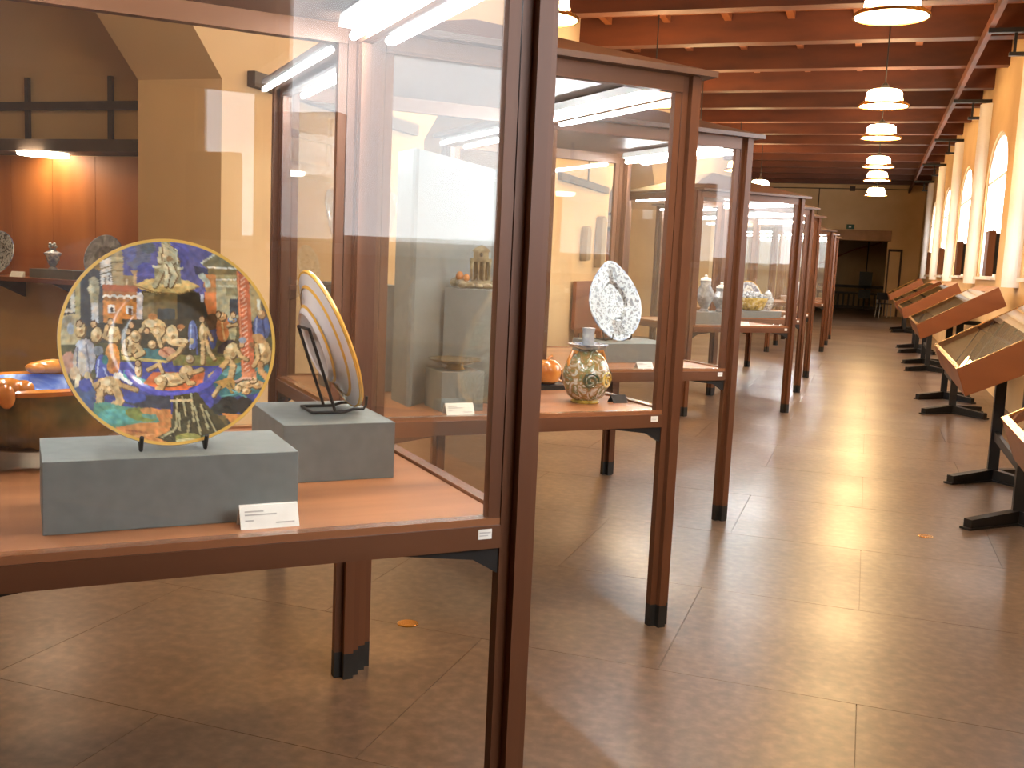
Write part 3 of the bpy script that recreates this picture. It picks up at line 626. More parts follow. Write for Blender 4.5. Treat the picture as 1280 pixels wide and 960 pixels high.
def build_plate():
    r = empty('painted_plate', cw(1, -.075, -.43, 1.024), PI/4, 'large round plate painted with a crowd of bathers, buildings and a spiral column', 'plate')
    ph = math.radians(13)
    NS, NR = 420, 120
    prof = lambda q: .0 if q > .56 else (-.014 if q < .40 else -.014*(.5+.5*math.cos(PI*(q-.40)/.16)))   # wide flat rim, sunk well
    X, Y, Z = [], [], []
    a = np.arange(NS)*2*PI/NS
    vs = [(0, 0, -.014)]; uv = [(0., 0.)]
    for i in range(1, NR+1):
        q = i/NR
        for t in a: vs.append((q*math.cos(t), q*math.sin(t), prof(q)+.012*q*q)); uv.append((q*math.cos(t), q*math.sin(t)))
    fs = [(0, 1+k, 1+(k+1) % NS) for k in range(NS)]
    for i in range(NR-1):
        b0, b1 = 1+i*NS, 1+(i+1)*NS
        for k in range(NS):
            k2 = (k+1) % NS; fs.append((b0+k, b1+k, b1+k2, b0+k2))
    def place(p):   # plate coords -> local (x right, y into case, z up): face towards -y, leaning back
        px, py, d = p[0]*R1, p[1]*R1, p[2]
        l_ = py+R1
        return (px, l_*math.sin(ph)-d*math.cos(ph), l_*math.cos(ph)+d*math.sin(ph)+.006)
    me = bpy.data.meshes.new('painted_face'); me.from_pydata([place(p) for p in vs], [], fs)
    uv = np.array(uv); pa = Paint(208+135.5*uv[:, 0], 426-126*uv[:, 1]); paint_plate(pa)
    rg = np.random.default_rng(3)
    def vnoise(sc):
        g = rg.random((80, 80)); x_ = (uv[:, 0]+1)*sc; y_ = (uv[:, 1]+1)*sc; i_ = x_.astype(int) % 79; j_ = y_.astype(int) % 79; fx, fy = x_-np.floor(x_), y_-np.floor(y_)
        return (g[i_, j_]*(1-fx)+g[i_+1, j_]*fx)*(1-fy)+(g[i_, j_+1]*(1-fx)+g[i_+1, j_+1]*fx)*fy-.5
    n1, n2, n3 = vnoise(14), vnoise(34), vnoise(39)
    pa.c *= np.clip(1+.35*n1+.75*n2, .4, 1.8)[:, None]
    pa.c[:, 0] *= 1+.35*n3; pa.c[:, 2] *= 1-.4*n3
    pa.c = .88*pa.c+.12*pa.c.mean(1, keepdims=True)
    rr = np.hypot(uv[:, 0], uv[:, 1]); pa.c[rr > .972] = lin((210, 166, 74))
    at_ = me.attributes.new('paint', 'FLOAT_COLOR', 'POINT')
    at_.data.foreach_set('color', np.concatenate([pa.c, np.ones((len(vs), 1))], 1).ravel())
    me.materials.append(MT['plate'])
    for p in me.polygons: p.use_smooth = True
    o = bpy.data.objects.new('painted_face', me); COL.objects.link(o); o.parent = r
    # back shell and rim
    bs = MB(); n = 72
    pr = [(1.0, .012), (1.004, .008), (.99, .002), (.55, -.012), (.5, -.032), (.46, -.036), (.46, -.03), (.0, -.03)]
    V = [place((q*math.cos(2*PI*k/n), q*math.sin(2*PI*k/n), d)) for q, d in pr for k in range(n)]
    bs.add(V, [(i*n+k, i*n+(k+1) % n, (i+1)*n+(k+1) % n, (i+1)*n+k) for i in range(len(pr)-1) for k in range(n)])
    bs.build('plate_back', MT['maj_back'], r, True)
    s = empty('plate_stand', cw(1, -.075, -.43, 1.02), PI/4, 'black wire stand holding up the painted plate', 'stand')
    for x in (-.064, .064):
        MB().tube([(x, -.026, .034), (x, -.007, .0047), (x, .012, .021), (x, .04, .03), (x, .066, .06), (x, .118, .3)], .0045, 8).build('wire_prong', MT['black'], s)
        MB().tube([(x, .09, .17), (x, .17, .0045)], .0045, 8).build('back_leg', MT['black'], s)
    MB().tube([(-.064, .09, .17), (.064, .09, .17)], .004, 8).build('cross_wire', MT['black'], s)
build_plate()

# ------------------------------------------------------------------ other ceramics
def plate(c, u, v, z, R, tilt, turn, mface, mrim, label, stand_label, mback=None, rib=None, w=1.0, notch=False):
    r = empty('standing_plate', cw(c, u, v, z+.004), PI/4+turn, label, 'plate'); ph = math.radians(tilt); n = 56
    def place(q, t, d):
        px, py = q*R*w*math.cos(t), q*R*math.sin(t)
        if notch: px *= 1-.22*math.sin(t)*(1 if math.sin(t) > 0 else .2); py *= 1+.03*math.cos(4*t)
        l_ = py+R; return (px, l_*math.sin(ph)-d*math.cos(ph), l_*math.cos(ph)+d*math.sin(ph)+.004)
    def shell(name, pr, m, par=r):
        V = [place(q, 2*PI*k/n, d) for q, d in pr for k in range(n)]
        f = [(i*n+k, i*n+(k+1) % n, (i+1)*n+(k+1) % n, (i+1)*n+k) for i in range(len(pr)-1) for k in range(n)]
        return MB().add(V, f).build(name, m, par, True)
    shell('plate_face', [(.001, -.02), (.45, -.02), (.52, -.002), (.955, .012)], mface)
    shell('rim_band', [(.955, .0121), (1.0, .014), (1.01, .009), (1.0, .004), (.965, .0035)], mrim)
    bk = shell('plate_back', [(.97, .0035), (.6, -.016), (.52, -.036), (.48, -.04), (.46, -.036), (.001, -.034)], mback or mface)
    if rib:
        for q, d in ((.80, -.0058), (.56, -.0275)):
            shell('glaze_band', [(q+.018, d+.0012), (q, d-.0016), (q-.018, d-.0036)], rib, bk)
    s = empty('plate_stand', cw(c, u, v, z), PI/4+turn, stand_label, 'stand')
    x_ = R*.30
    rim = [place(q, 2*PI*k/720, d) for q, d in ((1.0, .014), (1.01, .009), (1.0, .004), (.965, .0035)) for k in range(360, 720)]
    rim = [p for p in rim if abs(p[0]-x_) < .008]
    zr = min(p[2] for p in rim)+.004; y0 = min(p[1] for p in rim if p[2] < zr+.01); y1 = max(p[1] for p in rim if p[2] < zr+.01)
    zw = max(zr-.0041, .0046); zt = R*1.15
    yt = (zt+.04*math.sin(ph))/math.cos(ph)*math.sin(ph)+.04*math.cos(ph)+.0045; ye = max(R*.62, y1+.09)
    for x in (-x_, x_):      # hook before the rim, cradle under it, runner behind
        MB().tube([(x, y0-.016, zw+.034), (x, y0-.014, zw+.01), (x, y0-.007, zw), (x, y1+.006, zw), (x, y1+.03, .0046), (x, ye, .0046)], .0042, 8).build('wire_foot', MT['black'], s)
        MB().tube([(x, y1+.055, .0046), (x, yt, zt)], .0042, 8).build('wire_back', MT['black'], s)
    MB().tube([(-x_, ye, .0046), (x_, ye, .0046)], .0042, 8).build('cross_wire', MT['black'], s)
    MB().tube([(-x_, yt, zt), (x_, yt, zt)], .0042, 8).build('cross_wire', MT['black'], s)
    return r
plate(1, .445, .03, 1.02, .193, 21, PI/2, MT['maj_multi'], MT['maj_rim'], 'round plate turned edge-on, white back with yellow rim, on the squarer plinth',
      'black wire stand under the white-backed plate', MT['maj_back'], MT['maj_rim'])

def basin():
    r = empty('lobed_basin', cw(1, -.34, .24, TZ), PI/4, 'low lobed basin with orange mask handles and blue wave inside, beside the painted plate', 'basin')
    n = 64
    def ring(q, z, lob=.06):
        out = []
        for k in range(n):
            t = 2*PI*k/n; m = 1+lob*math.cos(4*t)
            out.append((.255*q*m*math.cos(t), .185*q*m*math.sin(t), z*1.14))
        return out
    def sh(name, pr, m, cap=None):
        V = [p for q, z in pr for p in ring(q, z)]
        f = [(i*n+k, i*n+(k+1) % n, (i+1)*n+(k+1) % n, (i+1)*n+k) for i in range(len(pr)-1) for k in range(n)]
        if cap == 'last': f.append(tuple(range((len(pr)-1)*n, len(pr)*n)))
        if cap == 'first': f.append(tuple(range(n)))
        return MB().add(V, f).build(name, m, r, True)
    sh('bowl_outside', [(.5, .035), (.78, .05), (.95, .09), (.97, .125), (.93, .15), (.97, .168)], MT['maj_dark'], 'first')
    sh('rim_band', [(.97, .168), (1.0, .178), (.97, .184), (.93, .178)], MT['maj_orange'])
    sh('bowl_inside', [(.93, .178), (.88, .15), (.7, .1), (.4, .075)], MT['maj_blue'], 'last')
    for sx, sy in ((1, .35), (-1, -.35)):
        h = MB()
        h.ball((sx*.2, sy*.32, .214), (.055, .03, .024)); h.ball((sx*.235, sy*.3, .19), (.03, .03, .03)); h.ball((sx*.17, sy*.36, .196), (.03, .026, .02)); h.ball((sx*.25, sy*.25, .165), (.02, .02, .03))
        h.build('mask_handle', MT['maj_orange'], r, True)
    h = MB().ball((-.05, -.172, .214), (.04, .024, .024)).ball((-.015, -.17, .212), (.026, .022, .02)).ball((-.08, -.168, .208), (.024, .022, .022)).ball((-.05, -.19, .195), (.02, .016, .03)).build('mask_handle', MT['maj_orange'], r, True)
    h = MB().ball((.06, .176, .224), (.06, .026, .02)).ball((.02, .17, .222), (.03, .022, .016)).ball((.1, .168, .23), (.03, .024, .026)).build('mask_handle', MT['maj_orange'], r, True)
    for x, y_ in ((.12, .08), (-.12, .08), (.12, -.08), (-.12, -.08)):
        MB().lathe([(.018, 0), (.026, .012), (.02, .03), (.03, .05)], 14, (x, y_)).build('paw_foot', MT['maj_dark'], r, True)
basin()

def vessel(name, c, u, v, z, prof, m, label, cat, parts=(), seg=36, turn=0):
    r = empty(name, cw(c, u, v, z), PI/4+turn, label, cat)
    MB().lathe(prof, seg).build('body', m, r, True)
    for nm, pr, mm in parts: MB().lathe(pr, seg).build(nm, mm, r, True)
    return r
# showcase 2
fl = vessel('scrolled_flask', 2, .40, -.36, TZ, [(.05, .012), (.075, .03), (.098, .085), (.098, .125), (.08, .175), (.05, .205), (.032, .215)], MT['maj_multi'],
       'squat flask with scrolled polychrome body, wide collar and blue neck', 'flask',
       [('foot', [(.055, 0), (.06, .006), (.05, .014)], MT['maj_yellow']), ('collar', [(.03, .214), (.075, .232), (.084, .24), (.07, .242), (.028, .228)], MT['maj_bw']), ('neck', [(.027, .225), (.026, .25), (.024, .285), (.027, .305), (.02, .306)], MT['maj_grey'])])
for k in range(5):     # raised scrolls round the belly
    a0 = -1.9+k*.85; pts = []
    for j in range(30):
        t = j/29*3.6*PI; rr = .036*(1-j/34); da = rr*math.cos(t)/.1; dz = rr*math.sin(t)
        zz = .098+dz; R_ = .1-.00*abs(dz)-((zz-.105)/.1)**2*.035
        pts.append((R_*math.cos(a0+da), R_*math.sin(a0+da), zz))
    MB().tube(pts, .0055, 6).build('scroll', MT['maj_yellow'] if k % 2 else MT['maj_green'], fl, True)
for sx in (-1, 1):
    MB().tube([(sx*.03, 0, .2), (sx*.07, 0, .21), (sx*.085, 0, .17), (sx*.08, 0, .14)], .008, 8).build('handle', MT['maj_orange'], fl, True)
gd = vessel('gourd_jar', 2, .44, .06, TZ+.022, [(.035, 0), (.055, .012), (.066, .05), (.06, .085), (.04, .105), (.012, .108)], MT['maj_orange'], 'glossy orange gourd-shaped jar on a dark wooden base', 'jar')
MB().box(-.09, .09, -.06, .06, -.022, -.001).build('base_board', MT['black'], gd)
MB().tube([(0, 0, .1), (.01, 0, .118), (.025, 0, .124)], .006, 8).build('stem', MT['maj_orange'], gd, True)
card(2, .545, -.40, 'small black folded card beside the scrolled flask', .07, .035, black=True)
card(2, -.24, -.57, 'white caption card near the touching post of the flask showcase', .11, .045)
# triangular grey backdrop in the middle of showcase 2 (its long face runs along the gallery)
bd = empty('backdrop_panel', (CX, CY[1]-.1, TZ), 0, 'tall pale grey folded backdrop board standing in the flask showcase', 'backdrop')
bd_pts = [(0, -.42), (.0, .42), (-.14, .28), (-.14, -.28)]
for a, b_ in ((0, 1), (1, 2), (2, 3), (3, 0)):
    p, q = Vector(bd_pts[a]), Vector(bd_pts[b_]); nrm = Vector((-(q-p).y, (q-p).x)).normalized()*.012
    MB().prism([tuple(p), tuple(q), tuple(q+nrm), tuple(p+nrm)], 0, .955, 'z').build('board', MT['grey'], bd)
pl = plinth(2, -.1, .1, -.1, .1, .445, 'tall narrow grey plinth carrying the miniature pavilion')
pl.location = (-1.47, 3.80, TZ); pl.rotation_euler = (0, 0, 0)
ca = empty('pavilion_model', (-1.47, 3.80, TZ+.447), .45, 'small olive-brown ceramic pavilion on rocks', 'ornament')
rk = MB()
for i in range(16):
    a = 2*PI*i/16; rr = .085+.012*math.sin(5*a); hz_ = .016+.006*math.cos(2*a); rk.ball((rr*math.cos(a), .7*rr*math.sin(a), hz_-.002), (.022, .02, hz_), 8, 6)
rk.box(-.07, .07, -.05, .05, 0, .026); rk.build('rock_base', MT['castle'], ca, True)
rk = MB().ball((-.075, -.02, .045), (.016, .016, .02), 8, 6).ball((-.05, -.045, .04), (.014, .014, .016), 8, 6).build('small_figure', MT['maj_orange'], ca, True)
hs = MB().box(-.035, .05, -.028, .028, .105, .118).box(-.03, .045, -.022, .022, .026, .032).box(-.022, .037, -.018, .018, .118, .146)
hs.build('storey', MT['castle'], ca)
for x in (-.028, -.002, .02, .043):
    for y_ in (-.022, .022): MB().lathe([(.005, .032), (.004, .068), (.006, .105)], 8, (x, y_)).build('column', MT['castle'], ca, True)
MB().box(-.02, .035, -.012, .016, .032, .105).build('core', MT['maj_dark'], ca)
MB().add([(-.04, -.032, .118), (.055, -.032, .118), (.055, .032, .118), (-.04, .032, .118), (.022, 0, .121)], []).prism([(-.03, .146), (.045, .146), (.03, .16), (.008, .172), (-.015, .16)], -.022, .022).build('roof', MT['castle'], ca)
MB().lathe([(.006, .085+.04), (.006, .14)], 10, (.008, -.0185)).build('round_window', MT['black'], ca)
# clear glass vase on its own plinth
pv_ = plinth(2, 0, .26, 0, .26, .44, 'tall grey plinth carrying the clear glass vase'); pv_.location = (-2.0, 3.80, TZ)
gv = empty('glass_vase', (-2.0, 3.80, TZ+.442), 0, 'large clear glass bell vase with a narrow foot', 'vase')
MB().lathe([(.085, 0), (.083, .004), (.06, .02), (.075, .06), (.10, .13), (.128, .22), (.145, .3), (.15, .34), (.138, .375), (.1, .385)], 48, cap=False).build('bowl', MT['vglass'], gv, True)
MB().lathe([(.086, .0), (.088, .006), (.07, .012), (.0, .013)], 48).build('foot', MT['vglass'], gv, True)
card(2, -.42, -.03, 'white caption card at the base of the glass vase', .10, .04, z=TZ)
ds = vessel('footed_dish', 2, -.205, -.415, TZ+.15, [(.04, 0), (.03, .012), (.06, .022), (.1, .034), (.104, .038), (.06, .03)], MT['maj_dark'], 'shallow dark footed dish on a low grey plinth', 'dish')
plinth(2, -.29, -.12, -.50, -.33, .148, 'low grey plinth carrying the dark footed dish')

# showcase 3
plinth(3, .02, .52, -.28, .12, .11, 'low grey plinth carrying the blue-flecked white plate')
plate(3, .2, -.12, TZ+.11, .235, 16, .15, MT['maj_speck'], MT['maj_bw'], 'white shield-shaped plate covered with blue flecks, on a wire stand', 'dark wire stand under the blue-flecked plate', w=.84, notch=True)
card(3, .105, -.565, 'white caption card before the blue-flecked plate', .10, .04)
vessel('drug_jar', 3, -.2, .25, TZ, [(.05, 0), (.065, .02), (.058, .11), (.068, .2), (.05, .225), (.054, .24)], MT['maj_bw'], 'blue and white drug jar behind the blue-flecked plate', 'jar', [('lid', [(.054, .241), (.05, .255), (.012, .27), (.016, .285), (.004, .29)], MT['maj_grey'])])
# showcase 4
plinth(4, -.5, .1, -.42, -.14, .12, 'long low grey plinth carrying the grey figured jars')
for k, u in enumerate((-.40, -.2, .0)):
    hgt = (.27, .31, .24)[k]
    vessel('figured_jar', 4, u, -.28, TZ+.12, [(.04, 0), (.05, .012), (.035, .03), (.085, hgt*.4), (.09, hgt*.62), (.05, hgt*.86), (.055, hgt)], MT['maj_grey'],
           ('grey figured jar at the end of the plinth, of middle height', 'tallest grey figured jar, between two shorter ones', 'shortest grey figured jar on the low plinth')[k], 'jar',
           [('lid', [(.056, hgt), (.05, hgt+.02), (.012, hgt+.035), (.018, hgt+.05), (.004, hgt+.06)], MT['white'])])
plate(4, .2, -.16, TZ, .13, 14, -1.15, MT['maj_bw'], MT['maj_bw'], 'blue and white plate standing on the table beside the grey jars', 'wire stand under the plate beside the grey jars')
card(4, .10, -.565, 'white caption card on the table before the grey jars', .11, .045)
# showcase 5
plinth(5, -.22, .42, -.5, -.16, .075, 'low wide grey plinth carrying the yellow relief basket')
bk = empty('relief_basket', cw(5, .12, -.33, TZ+.077), PI/4, 'low yellow basket dish heaped with white relief work', 'basket')
MB().lathe([(.1, 0), (.13, .02), (.17, .12), (.175, .15), (.15, .14)], 40).build('basket_body', MT['maj_yellow'], bk, True)
tp = MB()
for i in range(40):
    a = i*2.4; rr = .15*math.sqrt(i/40); tp.ball((rr*math.cos(a), rr*math.sin(a), .15+.05*(1-i/40)), .024, 8, 6)
tp.build('relief_heap', MT['maj_speck'], bk, True)
card(5, .46, -.58, 'white caption card at the corner of the basket showcase', .1, .04)
vessel('pedestal_bowl', 5, .38, .2, TZ, [(.05, 0), (.02, .05), (.02, .08), (.12, .15), (.125, .16), (.08, .14)], MT['maj_speck'], 'white pedestal bowl behind the yellow basket', 'bowl')
# showcases 6-9
plate(6, -.05, -.2, TZ, .2, 14, 0, MT['maj_bw'], MT['maj_rim'], 'blue and white plate with yellow rim standing beside a lidded jar', 'wire stand under the yellow-rimmed blue plate')
vessel('lidded_jar', 6, .32, -.1, TZ, [(.05, 0), (.08, .08), (.08, .16), (.05, .22), (.05, .23)], MT['maj_speck'], 'white lidded jar next to the yellow-rimmed blue plate', 'jar', [('lid', [(.055, .231), (.03, .26), (.008, .28)], MT['maj_bw'])])
for k, (u, v) in enumerate(((.1, -.2), (.4, -.25))):
    o = vessel('white_bowl', 7, u, v, TZ, [(.04, 0), (.045, .02), (.11, .1), (.115, .105), (.09, .09)], MT['maj_back'], ('small plain white bowl in the middle of a showcase table', 'small plain white bowl by the corner post, beside its twin')[k], 'bowl')
vessel('drug_jar', 8, .2, -.2, TZ, [(.06, 0), (.08, .03), (.07, .18), (.08, .3), (.06, .34), (.065, .36)], MT['maj_bw'], 'tall blue and white drug jar standing alone on its table', 'jar')
vessel('oil_jar', 9, .2, -.2, TZ, [(.06, 0), (.11, .1), (.12, .2), (.07, .3), (.08, .33)], MT['maj_green'], 'green-brown jar in the showcase closest to the doorway', 'jar')

# ------------------------------------------------------------------ sloping desk cases under the windows
def make_desk():
    r = empty('desk_case', group='sloping desk cases along the window wall')
    L_ = 2.06
    P0, P1, P2, P3 = (.5, .945), (1.235, 1.37), (1.325, 1.185), (.555, .80)
    d = Vector((P1[0]-P0[0], P1[1]-P0[1])).normalized(); nn = Vector((d.y, -d.x))   # nn points down into the box
    def off(p, a, b_): return (p[0]+d.x*a+nn.x*b_, p[1]+d.y*a+nn.y*b_)
    t = .022
    MB().prism([P0, P1, P2, P3], 0, t).build('side_panel', MT['deskwood'], r, bevel=.003)
    MB().prism([P0, P1, P2, P3], L_-t, L_).build('side_panel', MT['deskwood'], r, bevel=.003)
    MB().prism([P0, off(P0, .02, 0), off(P3, .02, 0), P3], t, L_-t).build('front_panel', MT['deskwood'], r)
    MB().prism([P1, off(P1, -.02, 0), off(P2, -.02, 0), P2], t, L_-t).build('back_panel', MT['deskwood'], r)
    MB().prism([off(P3, .02, 0), off(P2, -.02, 0), off(P2, -.02, -.02), off(P3, .02, -.02)], t, L_-t).build('bottom_board', MT['deskwood'], r)
    a0 = off(P0, .022, .035); a1 = off(P1, -.022, .035)
    MB().prism([a0, a1, off(a1, 0, .01), off(a0, 0, .01)], t, L_-t).build('lining_board', MT['lining'], r)
    g0 = off(P0, .024, .006); g1 = off(P1, -.11, .006)
    MB().prism([g0, g1, off(g1, 0, -.006), off(g0, 0, -.006)], t, L_-t).build('glass_pane', MT['glass'], r)
    h0 = off(P1, -.11, 0); h1 = off(P1, -.02, 0)
    MB().prism([h0, h1, off(h1, 0, .018), off(h0, 0, .018)], t, L_-t).build('top_strip', MT['deskwood'], r)
    b0 = off(P0, 0, -.004); b1 = off(P0, .024, -.004)
    MB().prism([b0, b1, off(b1, 0, .004), off(b0, 0, .004)], 0, L_).build('brass_strip', MT['brass'], r)
    for yy in (0.0, L_-.012):
        e0 = off(P0, .024, -.004); e1 = off(P1, -.12, -.004)
        MB().prism([e0, e1, off(e1, 0, .004), off(e0, 0, .004)], yy, yy+.012).build('edge_strip', MT['brass'], r)
    for yc in (.56, 1.92):
        xc = .96; s = empty('stand', (xc, yc, 0)); s.parent = r
        MB().box(-.035, .035, -.035, .035, .05, .955).build('column', MT['black'], s)
        MB().box(-.22, .2, -.03, .03, .955, .995).build('head_plate', MT['black'], s)
        for sx, sy in ((-1, -1), (1, -1), (1, 1)):
            e = .3
            v = Vector((sx, sy, 0)).normalized(); w_ = Vector((-v.y, v.x, 0))*.028
            q0, q1 = v*.03, v*(e*1.414)
            top0, top1 = .085, .06
            MB().add([q0-w_+Vector((0, 0, .012)), q0+w_+Vector((0, 0, .012)), q1+w_+Vector((0, 0, .012)), q1-w_+Vector((0, 0, .012)),
                      q0-w_+Vector((0, 0, top0)), q0+w_+Vector((0, 0, top0)), q1+w_+Vector((0, 0, top1)), q1-w_+Vector((0, 0, top1))],
                     [(0, 3, 2, 1), (4, 5, 6, 7), (0, 1, 5, 4), (1, 2, 6, 5), (2, 3, 7, 6), (3, 0, 4, 7)]).build('foot', MT['black'], s)
            MB().add([q0-w_*1.3, q0+w_*1.3, v*.445+w_*1.3, v*.445-w_*1.3, q0-w_*1.3+Vector((0, 0, .012)), q0+w_*1.3+Vector((0, 0, .012)), v*.445+w_*1.3+Vector((0, 0, .012)), v*.445-w_*1.3+Vector((0, 0, .012))],
                     [(0, 3, 2, 1), (4, 5, 6, 7), (0, 1, 5, 4), (1, 2, 6, 5), (2, 3, 7, 6), (3, 0, 4, 7)]).build('foot_plate', MT['black'], s)
    MB().box(.945, .975, .6, 1.88, .3, .36).build('stretcher', MT['black'], r)
    return r
desk0 = make_desk()
DY = [6.06, 11.2, 16.25, 20.0, 27.0, 2.0, -2.9]
dlab = ['sloping wooden desk case second along from the near end, under the first visible arched window',
        'sloping wooden desk case third along from the near end', 'sloping wooden desk case fourth along, before the doubled pair',
        'sloping wooden desk case fifth along, close behind the fourth', 'sloping wooden desk case farthest down, beside the metal chair',
        'sloping wooden desk case first along, with its brass low edge catching the lamps', 'sloping wooden desk case behind the viewpoint']
for i, yd in enumerate(DY):
    o = desk0 if i == 0 else copy_tree(desk0)
    o.location = (0, yd, 0); o['category'] = 'desk case'; o['label'] = dlab[i]

# ------------------------------------------------------------------ niche showcases on the left wall
def make_niche():
    r = empty('wall_showcase', group='wood-lined showcases in the side aisle')
    W = 2.40; nb = 6
    for k in range(nb):
        a = -W+W*k/nb+.002; b_ = -W+W*(k+1)/nb-.002
        MB().box(a, b_, -.02, 0, 1.146, 2.055).build('back_plank', MT['oak'], r)
    MB().box(-W, 0, -.36, 0, 1.112, 1.144).build('shelf', MT['deskwood'], r)
    MB().box(-W, 0, -.32, 0, 2.06, 2.145).build('canopy', MT['iron'], r)
    for k in range(4):
        xx = -W*(k+.5)/4
        MB().prism([(-.34, 1.11), (0, 1.11), (0, .98)], xx-.012, xx+.012, 'x').build('shelf_bracket', MT['iron'], r)
    for xx in (-1.11,):
        MB().lathe([(.175, 2.035), (.18, 2.0595)], 32, (xx, -.2)).build('downlight', MT['niche'], r)
    MB().box(-W, 0, -.05, -.01, 2.39, 2.45).build('iron_bar', MT['iron'], r)
    for k in range(3):
        xx = -.65-.77*k
        MB().box(xx-.018, xx+.018, -.04, -.012, 2.145, 2.63).build('iron_upright', MT['iron'], r)
    return r
ni0 = make_niche()
nlab = ['lit wood-lined wall showcase with the small urn, in the side aisle beside the painted plate', 'wood-lined wall showcase in the side aisle, second from the painted plate', 'wood-lined wall showcase in the side aisle, third from the painted plate', 'wood-lined wall showcase in the side aisle closest to the doorway']
for i in range(4):
    o = ni0 if i == 0 else copy_tree(ni0)
    if i:                                                  # the photograph shows a lit lamp in the first one only
        for c_ in [c_ for c_ in o.children if c_.name.startswith('downlight')]: bpy.data.objects.remove(c_)
    o.location = (XL-ND-.03, 6.228+LPER*i, 0); o['category'] = 'showcase'; o['label'] = nlab[i]
# things on the first shelf
SY, SZ = 6.05, 1.146
def shelf_plate(x, R, m, label, tilt=14):
    r = empty('shelf_plate', (x, SY-.05, SZ), 0, label, 'plate'); ph = math.radians(tilt); n = 44
    def place(q, t, d):
        l_ = q*R*math.sin(t)+R; px = q*R*math.cos(t)
        return (px, l_*math.sin(ph)-d*math.cos(ph), l_*math.cos(ph)+d*math.sin(ph)+.004)
    for nm, pr, mm in (('plate_face', [(.001, -.015), (.45, -.015), (.52, 0), (.97, .01)], m), ('rim_band', [(.97, .01), (1.0, .01), (1.0, .003), (.5, -.02), (.001, -.024)], MT['maj_bw'])):
        V = [place(q, 2*PI*k/n, d) for q, d in pr for k in range(n)]
        MB().add(V, [(i*n+k, i*n+(k+1) % n, (i+1)*n+(k+1) % n, (i+1)*n+k) for i in range(len(pr)-1) for k in range(n)]).build(nm, mm, r, True)
    return r
shelf_plate(-5.26, .17, MT['maj_grey'], 'grey figured plate on the wall shelf, half hidden by the painted plate')
shelf_plate(-6.26, .168, MT['maj_speck'], 'white figured plate on the wall shelf near the small urn')
pb = MB().box(-.2, .2, -.08, .08, 0, .065).build('shelf_plinth', MT['grey'], loc=(-5.68, SY, SZ)); tag(pb, 'low grey plinth on the wall shelf under the small urn', 'plinth')
ur = empty('small_urn', (-5.735, SY, SZ+.066), PI/2, 'small grey lidded urn with a flower finial on the wall shelf', 'urn')
MB().lathe([(.03, 0), (.032, .006), (.018, .02), (.038, .05), (.046, .09), (.062, .11), (.064, .118), (.03, .135), (.02, .155)], 28).build('urn_body', MT['maj_bw'], ur, True)
fi = MB()
for i in range(7): a = i*.9; fi.ball((.02*math.cos(a), .02*math.sin(a), .165+.01*(i % 3)), .013, 8, 6)
fi.build('flower_finial', MT['maj_speck'], ur, True)
for sx in (-1, 1): MB().tube([(0, sx*.044, .06), (0, sx*.06, .07), (0, sx*.055, .1)], .005, 6).build('handle', MT['maj_bw'], ur, True)
sc_ = MB().prism([(0, 0), (.03, 0), (.03, .04), (.022, .04)], -.06, .06, 'x').build('shelf_card', MT['card'], loc=(-5.93, SY-.16, SZ)); tag(sc_, 'small white card on the edge of the wall shelf', 'card')

# bars, cable, pegs and carved stones on the piers of the left wall
for i in range(3):
    a = NW1+LPER*(i-2)+.0; 
    y0, y1 = NW1+LPER*(i-1)+.28, NW0+LPER*i-.25
    if i == 0: pass
    b_ = MB().box(0, .06, y0, y1, 2.50, 2.60).build('pier_bar', MT['iron'], wlo); b_.location = (XL, 0, 0)
    for k in range(3):
        MB().lathe([(.02, 0), (.02, .03)], 10).build('peg', MT['iron'], wlo).matrix_local = Matrix.Translation((XL, y0+.3+.75*k, 2.98-.02*k)) @ Matrix.Rotation(PI/2, 4, 'Y')
cb = MB().tube([(XL+.012, 14.62, 4.6), (XL+.012, 14.62, 2.55)], .012, 6).build('hanging_cable', MT['iron'], wlo)
for k, (y_, z0, z1, wd_) in enumerate(((14.5, 1.44, 1.95, .24), (15.35, 1.35, 2.14, .28))):
    pr = [(-wd_/2, z0), (wd_/2, z0+.02), (wd_/2-.015, (z0+z1)/2), (wd_/2, z1-.03), (.02, z1), (-wd_/2+.02, z1-.02), (-wd_/2, (z0+z1)/2+.06)]
    o = MB().prism(pr, 0, .11, 'x').build('carved_stone', MT['relief'], bevel=.015, loc=(XL+.004, y_, 0))
    tag(o, ('shorter carved grey stone slab fixed to the niche wall pier', 'taller carved grey stone slab fixed to the niche wall pier')[k], 'carving')
# benches of dark wood below the stones
bn = empty('dark_bench', (-3.72, 14.7, 0), 0, 'dark wooden bench below the carved stones', 'bench')
MB().box(-.2, .2, -.7, .7, .42, .47).build('seat', MT['deskwood'], bn)
MB().box(-.24, -.19, -.7, .7, .47, 1.15).build('backrest', MT['deskwood'], bn)
for sx in (-.17, .17):
    for sy in (-.62, .62): MB().box(sx-.03, sx+.03, sy-.03, sy+.03, 0, .42).build('leg', MT['deskwood'], bn)

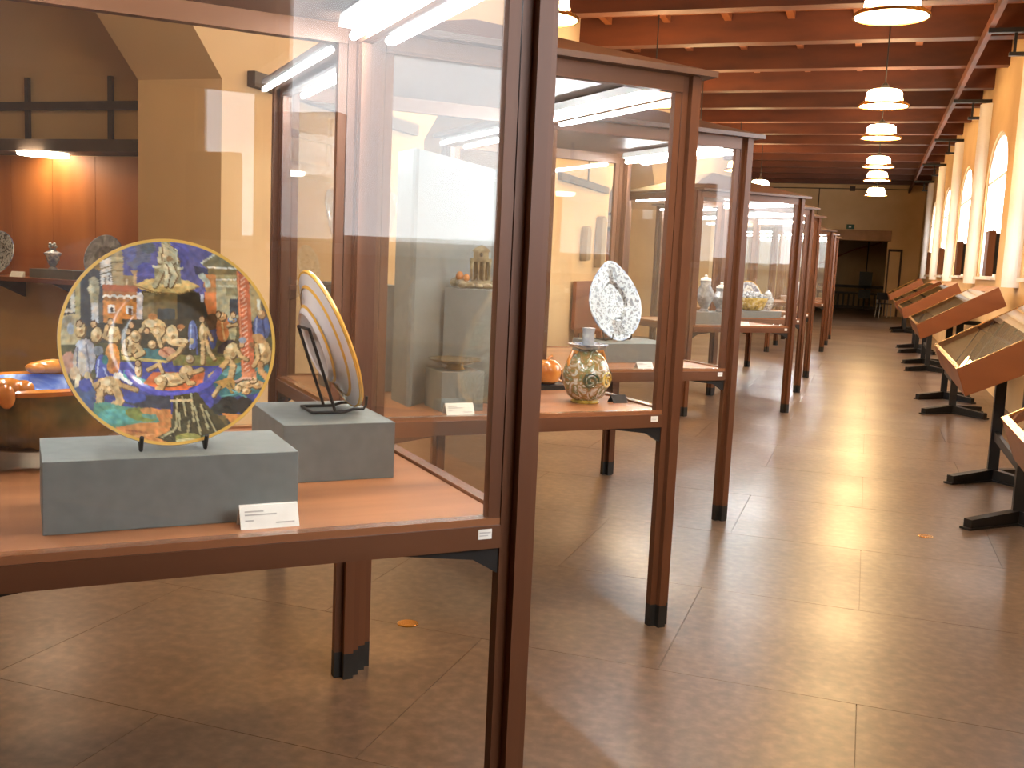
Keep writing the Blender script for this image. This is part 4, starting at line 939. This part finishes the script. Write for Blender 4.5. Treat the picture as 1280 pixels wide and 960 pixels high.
# ------------------------------------------------------------------ far end things
bl = empty('balustrade', (0, 43.5, 0), 0, 'dark balustrade with close bars seen through the doorway', 'balustrade')
MB().box(-3, 1.2, -.06, .06, .84, .95).build('top_rail', MT['iron'], bl)
MB().box(-3, 1.2, -.05, .05, .58, .66).build('mid_rail', MT['iron'], bl)
MB().box(-3, 1.2, -.05, .05, 0, .12).build('bottom_rail', MT['iron'], bl)
bme = MB().box(-.035, .035, -.035, .035, .12, .58).mesh('baluster', MT['iron'])
for k in range(21):
    o = bpy.data.objects.new('baluster', bme); COL.objects.link(o); o.parent = bl; o.location = (-2.9+.2*k, 0, 0)
pn = empty('notice_stand', (-.1, 42.6, 0), 0, 'black notice board on a pole before the balustrade', 'stand')
MB().box(-.24, .24, -.02, .02, .95, 1.5).build('board', MT['black'], pn)
MB().box(-.22, .22, -.02, .02, .45, .78).build('lower_board', MT['black'], pn)
MB().tube([(0, .03, .02), (0, .03, 2.9)], .02, 8).build('pole', MT['black'], pn)
MB().lathe([(.16, 0), (.16, .02)], 20).build('base', MT['black'], pn)
hr = MB().tube([(-2.4, 45.97, 1.6), (-.6, 45.97, 2.45), (.4, 45.97, 2.75)], .03, 6).build('stair_rail', MT['oak'], faro)
ch = empty('metal_chair', (.56, 36.3, 0), .3, 'small metal-legged chair by the end wall', 'chair')
MB().box(-.2, .2, -.2, .2, .44, .47).build('seat', MT['black'], ch, bevel=.01)
MB().box(-.2, .2, .18, .21, .58, .82).build('backrest', MT['black'], ch, bevel=.01)
for sx in (-.18, .18):
    for sy in (-.18, .18): MB().tube([(sx*1.1, sy*1.1, .0), (sx, sy, .44)], .012, 8).build('leg', MT['metal'], ch)
    MB().tube([(sx, .18, .44), (sx, .2, .7)], .012, 8).build('back_post', MT['metal'], ch)
# round brass floor plates
for k, (x, y_) in enumerate(((-1.60, 3.52), (.42, 6.02))):
    f = MB().lathe([(.042, 0), (.042, .0025), (.036, .004)], 28).build('floor_outlet', MT['brass'], loc=(x, y_, 0)); tag(f, ('round brass floor plate under the touching corner of two showcases', 'round brass floor plate in the aisle before a desk case')[k], 'floor plate')
